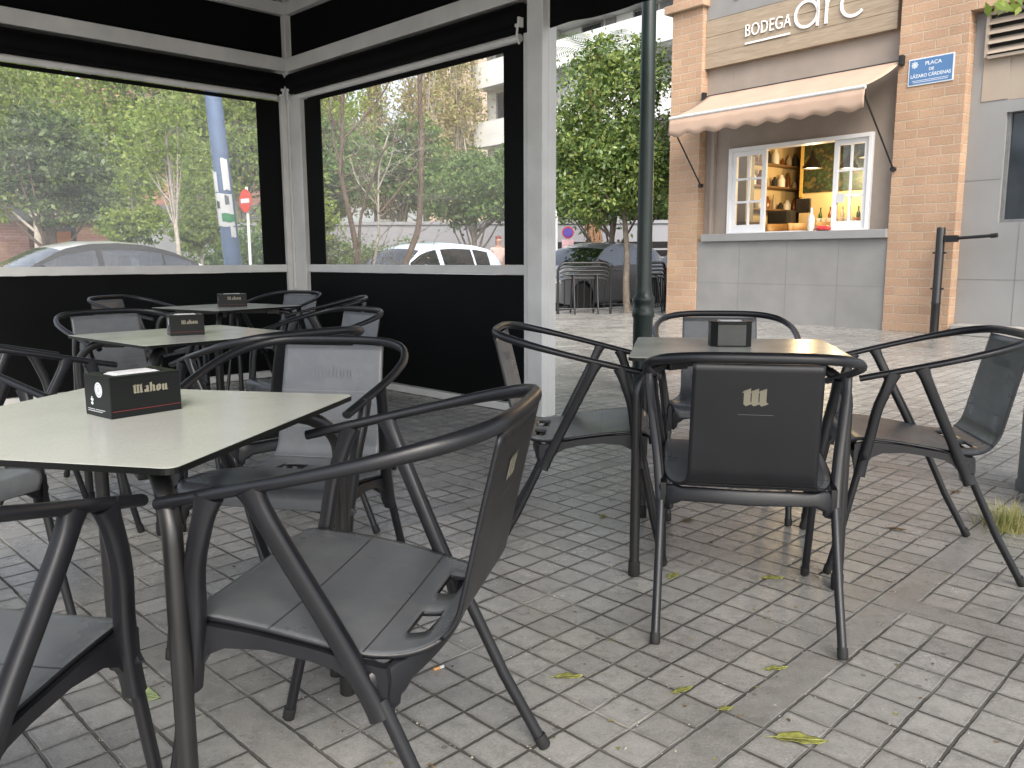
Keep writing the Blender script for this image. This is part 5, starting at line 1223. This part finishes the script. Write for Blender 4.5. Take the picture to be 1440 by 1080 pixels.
# the clipped orange tree on the pavement
make_tree('orange_tree', 'round dense orange tree on the pavement between the wide post and the lamp', (2.235, 15.99, 0),
    [(-.35, .1, 3.55, 1.22, 1.25, 1.45), (-.55, 0, 2.6, 1.1, 1.1, .85), (.15, 0, 2.75, .9, 1., .8), (-.1, .1, 4.6, .85, .9, .7), (.35, -.1, 3.7, .62, .8, 1.2), (-1.1, .1, 3.2, .7, .8, 1.0), (-.7, 0, 2.15, .95, .9, .5), (.15, -.1, 2.35, .75, .8, .45)], 20000, .105, L_or, bark, .075, (-.13, 0, 2.35), 5, nb=14, lean=(.04, 0), clump=.20, shell=.3, lo=.9)
make_tree('orange_tree', 'second orange tree with a leaning trunk behind the dark grey car', (2.75, 20.6, 0), [(-.3, 0, 3.2, 1.5, 1.5, 1.2), (.6, 0, 3.0, 1.2, 1.2, 1.), (-.9, 0, 2.6, .9, .9, .6)], 7000, .15, L_mg, bark, .10, (-.25, 0, 2.2), 6, nb=9, lean=(-.15, 0), clump=.24)
# palm behind it
PL = empty('palm_tree', (2.55, 26., 0), 0, 'tall palm with a brown shaggy trunk and fronds showing above the orange tree', 'palm')
mb = MB(); mb.lathe([(.26, 0), (.22, .6), (.19, 1.6), (.20, 2.2), (.24, 3.0), (.22, 6.3), (.30, 6.8), (.10, 7.1)], 14); mb.build('trunk', mat('shaggy_palm_bark', (.22, .13, .075), .95, var=.35, scale=9, bump=1., bscale=18), PL, smooth=50)
g = np.random.default_rng(4); mb = MB()
for k in range(26):
    a = 2*PI*k/26+g.normal()*.1; el = g.uniform(-.1, 1.15); L = g.uniform(1.7, 2.3); pts = []
    for q in range(9):
        u = q/8; pts.append(Vector((math.cos(a)*L*u*math.cos(el*.7), math.sin(a)*L*u*math.cos(el*.7), 6.95+L*(math.sin(el)*u-.55*u*u))))
    for q in range(1, 9):
        t_ = (pts[q]-pts[q-1]).normalized(); sd_ = t_.cross(Vector((0, 0, 1))).normalized()
        for z_ in range(3):
            p = pts[q-1].lerp(pts[q], z_/3); ll = .42*math.sin(PI*(q+z_/3)/9.6)+.06
            for s in (-1, 1):
                e = p+sd_*s*ll+t_*ll*.6-Vector((0, 0, ll*.25)); mb.add([p, p+t_*.035, e], [(0, 1, 2)])
mb.build('fronds', leafmat('palm_frond', (.07, .13, .04), (.11, .18, .06), (.16, .22, .08), .5, .3), PL)
mb = MB(); g = np.random.default_rng(9)
for k in range(90):
    a = g.uniform(0, 2*PI); z = g.uniform(1.7, 2.6); p = Vector((math.cos(a)*.22, math.sin(a)*.22, z)); w_ = Vector((-math.sin(a), math.cos(a), 0))*.03; e = p+Vector((math.cos(a)*.10, math.sin(a)*.10, -g.uniform(.3, .6))); mb.add([p-w_, p+w_, e+w_*.4, e-w_*.4], [(0, 1, 2, 3)])
mb.build('dead_fronds', mat('dead_frond', (.23, .13, .075), .9, var=.3), PL)

# trees in the park beyond the road
make_tree('orange_tree', 'dark bushy orange tree behind the silver saloon at the left photo edge', (-10.55, 19., 0), [(.1, 0, 3.3, 1.35, 1.3, .95), (-.7, 0, 3.0, 1., 1., .8), (.9, 0, 2.8, .75, .9, .7), (.2, 0, 3.9, .8, .8, .55), (.5, 0, 2.3, .9, .8, .5)], 8000, .15, L_dk, barkd, .12, (.15, 0, 2.3), 8, nb=10, lean=(.06, 0), clump=.24)
PG = 'light green trees in the park'
light = [((-12.15, 27., 0), 'light green cone shaped young tree just right of the dark orange tree', 1.05, .3), ((-9.3, 25., 0), 'light green narrow young tree left of the blue grey pole', .90, 2.1), ((-7.0, 27.5, 0), 'light green young tree behind the no entry sign', 1.1, 4.)]
src = None
for (loc, lab, sc, rot) in light:
    if src is None:
        src = make_tree('young_tree', lab, loc, [(0, 0, 2.4, .95, .95, 1.), (0, 0, 3.4, .78, .78, 1.), (.1, 0, 4.5, .5, .5, .9), (-.4, .2, 1.9, .7, .7, .5), (.45, -.1, 2.0, .7, .7, .6)], 6000, .17, L_lg, barkp, .07, (0, 0, 3.6), 10, PG, nb=10, clump=.26); o = src
    else: o = copy_tree(src); tag(o, lab, 'tree', PG)
    o.location = loc; o.scale = (sc, sc, sc); o.rotation_euler = (0, 0, rot)
TG = 'tall trees at the back of the park'
tall = [((-21.5, 38, 0), 1.0, .4, 'tall yellow green tree filling the upper left corner of the left clear window'), ((-16.4, 36, 0), 1.1, 1.9, 'tall yellow green tree rising above the dark orange tree'), ((-12.6, 39, 0), 1.15, 3.3, 'tall yellow green tree behind the cone shaped young tree'), ((-9.0, 37, 0), 1.05, 5.2, 'tall yellow green tree behind the blue grey pole'), ((-26, 41, 0), 1.2, 2.2, 'tall yellow green tree left of all others in the park')]
src = None
for (loc, sc, rot, lab) in tall:
    if src is None:
        src = make_tree('tall_tree', lab, loc, [(0, 0, 7.0, 2.6, 2.6, 2.2), (-1.2, .5, 5.0, 2.2, 2.2, 1.5), (1.4, -.4, 5.4, 2.1, 2.1, 1.7), (.3, .2, 9.4, 1.9, 1.9, 1.7), (-.8, -.8, 8.4, 1.7, 1.7, 1.4), (.9, 1.0, 3.7, 1.6, 1.6, 1.0), (-1.7, 0, 3.5, 1.4, 1.4, .9)], 20000, .21, L_lg, barkp, .20, (.1, 0, 6.8), 12, TG, nb=22, clump=.25, shell=.3); o = src
    else: o = copy_tree(src); tag(o, lab, 'tree', TG)
    o.location = loc; o.scale = (sc, sc, sc); o.rotation_euler = (0, 0, rot)
MG = 'mid green trees beyond the right clear window'
mid = [((-1.25, 26, 0), .98, 0., 'round mid green tree above the white hatchback'), ((-7.2, 34, 0), 1.55, 2., 'large mid green tree behind the bare multi stemmed tree'), ((-5.2, 40, 0), 1.75, 4.1, 'large mid green tree left of the leaning brown trunk, far back'), ((-2.6, 42, 0), 1.5, 5., 'far mid green tree right of the leaning brown trunk'), ((.9, 38, 0), 1.45, 1.2, 'far mid green tree hidden partly by the wide post'), ((5.6, 33, 0), 1.2, 2.7, 'far mid green tree between the lamp post and the brick pier')]
src = None
for (loc, sc, rot, lab) in mid:
    if src is None:
        src = make_tree('park_tree', lab, loc, [(0, 0, 3.1, 1.35, 1.35, .95), (-.75, .2, 2.7, .9, .9, .65), (.7, 0, 2.8, .95, .95, .7), (.1, .3, 3.8, .9, .9, .5)], 6000, .17, L_mg, bark, .12, (.05, 0, 2.3), 14, MG, nb=12, clump=.25, lean=(.1, 0)); o = src
    else: o = copy_tree(src); tag(o, lab, 'tree', MG)
    o.location = loc; o.scale = (sc, sc, sc); o.rotation_euler = (0, 0, rot)
src = None
for (loc, sc, rot, lab) in (((-6.6, 28.6, 0), 1., 0., 'low green bush behind the twiggy shrubs, left of the leaning brown trunk'), ((-3.9, 29.4, 0), .85, 2., 'low green bush between the leaning brown trunk and the round mid green tree'), ((-9.2, 29.5, 0), 1.15, 4., 'low green bush behind the dark border of the right clear window')):
    if src is None:
        src = make_tree('bush', lab, loc, [(0, 0, 1.0, 1.5, 1.2, .95), (-1.1, .1, .8, 1., .9, .7), (1.1, 0, .9, 1., .9, .8)], 5000, .16, L_mg, bark, .06, (0, 0, 1.1), 27, 'bushes by the pale wall', 'bush', nb=8, clump=.26); o = src
    else: o = copy_tree(src); tag(o, lab, 'bush', 'bushes by the pale wall')
    o.location = loc; o.scale = (sc, sc, sc); o.rotation_euler = (0, 0, rot)
# birch like pale trunk left of the pole
make_tree('pale_trunk_tree', 'thin tree with a pale bare trunk left of the blue grey pole', (-8.65, 22., 0), [(0, 0, 4.4, 1.1, 1.1, .9), (-.5, 0, 3.7, .6, .6, .4)], 1500, .15, L_lg, barkp, .075, (-.25, 0, 4.2), 18, nb=14, lean=(-.02, 0))
# tall poplars still in bud
BG_ = 'budding poplars far behind the hatchback'
src = None
for loc, sc, rot, lab in (((-4.6, 45, 0), 1., 0., 'yellow brown budding poplar right behind the leaning brown trunk'), ((-2.9, 47, 0), 1.02, 2., 'yellow brown budding poplar in front of the tan tower block, nearest the white balconies'), ((-7.4, 46, 0), .92, 4., 'yellow brown budding poplar left of the leaning brown trunk'), ((-10.0, 48, 0), .95, 1., 'yellow brown budding poplar above the bare multi stemmed tree')):
    if src is None:
        src = make_tree('poplar', lab, loc, [(0, 0, 11.0, 1.2, 1.2, 2.), (0, 0, 8.4, 1.5, 1.5, 2.2), (.4, .3, 6.0, 1.5, 1.5, 1.8), (-.5, 0, 4.6, 1.4, 1.4, 1.3)], 9500, .22, L_yb, barkp, .16, (0, 0, 11.), 21, BG_, nb=70, clump=.24, shell=.2); o = src
    else: o = copy_tree(src); tag(o, lab, 'tree', BG_)
    o.location = loc; o.scale = (sc, sc, sc); o.rotation_euler = (0, 0, rot)
# bare multi stemmed tree and leaning trunk close behind the right clear window
g = np.random.default_rng(31)
BT = empty('bare_tree', (-1.94, 10.5, 0), 0, 'bare multi stemmed small tree with dark forking branches close behind the clear window', 'tree')
def rel(pts, y=0., o=(-1.94, 10.5)): return [Vector((x-o[0], y+g.normal()*.03, z)) for x, z in pts]
stems = [([(-1.94, 0), (-1.94, 1.01), (-1.97, 1.34), (-2.06, 1.87), (-2.11, 2.16), (-2.07, 2.5), (-2.06, 2.96), (-2.04, 3.4)], .042, barkd), ([(-2.07, 2.5), (-1.85, 2.72), (-1.54, 3.09), (-1.40, 3.4)], .018, barkd), ([(-2.11, 2.2), (-2.17, 2.45), (-2.22, 2.76), (-2.24, 3.1)], .016, barkd),
    ([(-1.93, .3), (-1.90, 1.31), (-1.82, 1.74), (-1.64, 2.21), (-1.53, 2.39), (-1.29, 2.57), (-1.1, 2.9)], .022, barkd), ([(-1.90, .2), (-1.72, 1.02), (-1.67, 1.39), (-1.66, 1.86), (-1.62, 2.23), (-1.5, 2.6)], .020, barkp), ([(-1.66, 1.7), (-1.78, 1.84), (-1.92, 2.02), (-2.0, 2.3)], .012, barkp), ([(-1.64, 1.6), (-1.4, 1.88), (-1.18, 2.15), (-1.0, 2.5)], .014, barkd), ([(-1.66, 1.9), (-1.5, 2.25), (-1.42, 2.6)], .010, barkp)]
for i, (pts, r0, mm) in enumerate(stems):
    p = catmull(rel(pts, .04*(i % 3)-.04), 5); mb = MB(); k = len(p); mb.tube(p, [r0*(1-.62*q/(k-1)) for q in range(k)], 9)
    for q in range(int(k*.35), k, 3):
        for z_ in range(2): twigs(mb, g, p[q], (g.normal()*.9, g.normal()*.6, .6+.3*g.normal()), g.uniform(.22, .5), max(.003, r0*.22), 2)
    mb.build('stem', mm, BT, smooth=60)
LT = empty('leaning_tree', (-1.72, 11.5, 0), 0, 'slender brown tree, leaning at its foot then straight past the window top', 'tree')
p = catmull(rel([(-1.72, 0), (-1.62, .5), (-1.45, 1.0), (-1.28, 1.46), (-1.24, 1.91), (-1.21, 2.63), (-1.22, 3.39), (-1.2, 4.6)], 0, (-1.72, 11.5)), 5); mb = MB(); k = len(p); mb.tube(p, [.052*(1-.5*q/(k-1)) for q in range(k)], 10)
for q in range(int(k*.4), k, 2): twigs(mb, g, p[q], (g.normal(), g.normal()*.6, .5), g.uniform(.3, .7), .006, 2)
mb.build('trunk', barkd, LT, smooth=60)
pts = np.array([[p[int(g.integers(k//2, k))].x+g.normal()*.35, g.normal()*.3, p[int(g.integers(k//2, k))].z+g.normal()*.3] for _ in range(260)]); leaf_cloud('crown', pts, .045, L_yb, LT, .5, 3)
# low twiggy shrubs at the foot
for (x, y, lab, n) in ((-2.35, 10.2, 'dark twiggy shrub left of the bare multi stemmed tree', 22), (-1.75, 10.0, 'dark twiggy shrub at the foot of the bare multi stemmed tree', 22)):
    SH = empty('twiggy_shrub', (x, y, 0), 0, lab, 'shrub', 'twiggy shrubs behind the clear window'); mb = MB()
    for q in range(n): twigs(mb, g, (g.normal()*.16, g.normal()*.12, 0), (g.normal()*.35, g.normal()*.3, 1), g.uniform(.75, 1.15), .008, 2, .7)
    mb.build('branches', barkd, SH); pts = np.stack([g.normal(size=340)*.27, g.normal(size=340)*.2, g.uniform(.5, 1.35, 340)], 1); leaf_cloud('leaves', pts, .045, L_dk, SH, .5, n)
# street tree out of frame to the right with one leafy twig hanging into the top corner
ST = make_tree('street_tree', 'street tree beyond the right photo edge, a few bright leaves hanging into the top corner', (6.15, 6.9, 0), [(0, 0, 4.4, 1.3, 1.3, 1.1), (-.6, -.2, 3.9, .8, .8, .5)], 5000, .13, L_mg, bark, .09, (0, 0, 3.4), 41, nb=10)

mb = MB(); p = catmull([(0, 0, 3.2), (-1.0, -.35, 3.25), (-1.9, -.65, 3.08), (-2.66, -.78, 2.84)], 6); mb.tube(p, [.03*(1-.85*k/(len(p)-1)) for k in range(len(p))], 7); mb.build('branch', bark, ST, smooth=60)
g = np.random.default_rng(8); leaf_cloud('leaves', np.array([-2.60, -.78, 2.84])+g.normal(size=(34, 3))*np.array([.11, .10, .055]), .12, L_lg, ST, .5, 2)

# ------------------------------------------------------------------ buildings behind
def win_grid(root, M_, cols, rows, x0, dx, w_, z0, dz, h, yo, frame_m, glass_m, name='window'):
    for i in range(cols):
        for j in range(rows):
            mb = MB(); x = x0+i*dx; z = z0+j*dz
            mb.box((x, yo-.04, z), (x+.08, yo+.02, z+h)); mb.box((x+w_-.08, yo-.04, z), (x+w_, yo+.02, z+h)); mb.box((x+.08, yo-.04, z+h-.08), (x+w_-.08, yo+.02, z+h)); mb.box((x+.08, yo-.06, z), (x+w_-.08, yo+.02, z+.08))
            f = mb.build(name, frame_m, root); mb = MB(); mb.box((x+.08, yo-.02, z+.08), (x+w_-.08, yo+.01, z+h-.08)); mb.build('pane', glass_m, f)
wht = mat('white_render', (.80, .80, .81), .7, var=.06, scale=.6); dgl = mat('dark_pane', (.04, .047, .055), .12, var=.3, scale=.5); gsh = mat('grey_shutter', (.24, .24, .25), .6, var=.1)
# white apartment block: x to the right along its front
WB = empty('apartment_block', (-2.0, 47.2, 0), R(-50), 'white apartment block with long balcony bands above the orange tree', 'building')
mb = MB(); mb.box((.0, .9, 0), (27, 14, 12.14)); mb.build('wall', wht, WB)
mb = MB(); mb.box((-.35, -.15, 12.16), (27.2, 14.2, 12.76)); mb.build('roof_band', wht, WB)
for k, z in enumerate((.6, 3.85, 7.1, 10.2)):
    mb = MB(); mb.box((-.1, .0, z), (26.8, .898, z+.22)); bs = mb.build('balcony_slab', wht, WB)
    mb = MB(); mb.box((-.1, .0, z+.221), (26.8, .14, z+1.32)); mb.box((-.1, .141, z+.221), (.04, .89, z+1.32)); mb.build('parapet', wht, bs)
    mb = MB(); mb.box((-.1, .02, z-.05), (26.8, .10, z-.001)); mb.build('painted_shadow_strip', gsh, bs)  # grey strip painted in for the shade under each balcony slab
for k in range(8):
    for j, z in enumerate((1.0, 4.25, 7.5, 10.45)):
        x = .9+k*3.3; h = min(2.5, 12.1-z); mb = MB(); mb.box((x, .80, z), (x+.07, .899, z+h)); mb.box((x+1.3, .80, z), (x+1.37, .899, z+h)); mb.box((x+.07, .80, z+h-.07), (x+1.3, .899, z+h)); f = mb.build('balcony_door', gsh, WB)
        mb = MB(); mb.box((x+.071, .85, z), (x+1.299, .89, z+h-.071)); mb.build('pane', dgl, f)
        mb = MB(); mb.box((x+1.55, .3 if k % 3 == 1 else .82, z), (x+2.2, .4 if k % 3 == 1 else .88, z+h)); mb.build('shutter', gsh, WB)
# tan tower
tan = mat('tan_render', (.42, .33, .26), .8, var=.1, scale=.5)
TT = empty('tower_block', (-7.7, 78, 0), R(-8), 'tan brick tower block rising behind the budding poplars', 'building')
mb = MB(); mb.box((0, 0, 0), (5.6, 12, 27)); mb.build('wall', tan, TT)
win_grid(TT, None, 3, 7, .5, 1.8, 1.15, 5, 3., 1.4, -.0, tan, dgl)
# long low brick arcade across the park
pink = brick_mat('pink_brick', (.40, .20, .16), (.32, .16, .125), (.42, .30, .26), .5, .16)
AC = empty('arcade_building', (-40, 46, 0), R(4), 'long pink brick building with dark shop openings across the park', 'building')
segs = [(0, 5), (6.2, 9), (9.9, 13), (15.6, 18.3), (20.3, 21.4), (24.0, 26.4)]
for a, b in segs: mb = MB(); mb.box((a, 0, 0), (b, 8, 3.2)); mb.build('brick_bay', pink, AC)
mb = MB(); mb.box((0, -.3, 3.2), (26.4, 8, 4.1)); mb.build('fascia', mat('grey_fascia', (.20, .20, .21), .7, var=.15, scale=.8), AC)
mb = MB(); mb.box((0, .6, 4.1), (26.4, 8, 11)); mb.build('upper_wall', pink, AC)
for (a, b), (c, d) in zip(segs, segs[1:]): mb = MB(); mb.box((b+.001, 1.2, 0), (c-.001, 1.4, 3.199)); mb.build('shop_front', dgl, AC)
for x, w_ in ((13.4, 1.5), (18.6, 1.2), (22.2, 1.6)): mb = MB(); mb.box((x, .9, 1.9), (x+w_, 1.19, 2.7)); mb.build('shop_panel', mat('orange_panel', (.62, .22, .05), .5, var=.1, scale=1), AC)
win_grid(AC, None, 7, 2, 1.2, 3.4, 1.5, 5.2, 3., 1.5, .55, gsh, dgl)
# pale boundary wall and black fence beyond the cars
PW = empty('boundary_wall', (-14.8, 31.5, 0), R(-2), 'long pale lilac grey wall behind the parked cars', 'wall')
mb = MB(); mb.box((0, 0, 0), (32, .25, 2.3)); mb.build('wall', mat('lilac_grey_render', (.23, .23, .25), .8, var=.08, scale=.4), PW); mb = MB(); mb.box((-.05, -.06, 2.3), (32.05, .31, 2.42)); mb.build('coping', bpy.data.materials['lilac_grey_render'], PW)
FC = empty('metal_fence', (.4, 28.2, 0), R(-3), 'black slatted fence in front of the pale lilac wall', 'fence')
for k in range(12):
    mb = MB(); mb.box((k*1.05, 0, 0), (k*1.05+.08, .08, 1.66)); mb.build('post', M['steel'], FC)
for k in range(5): mb = MB(); mb.box((0, -.021, .25+k*.28), (12, -.001, .47+k*.28)); mb.build('slat', M['steel'], FC)
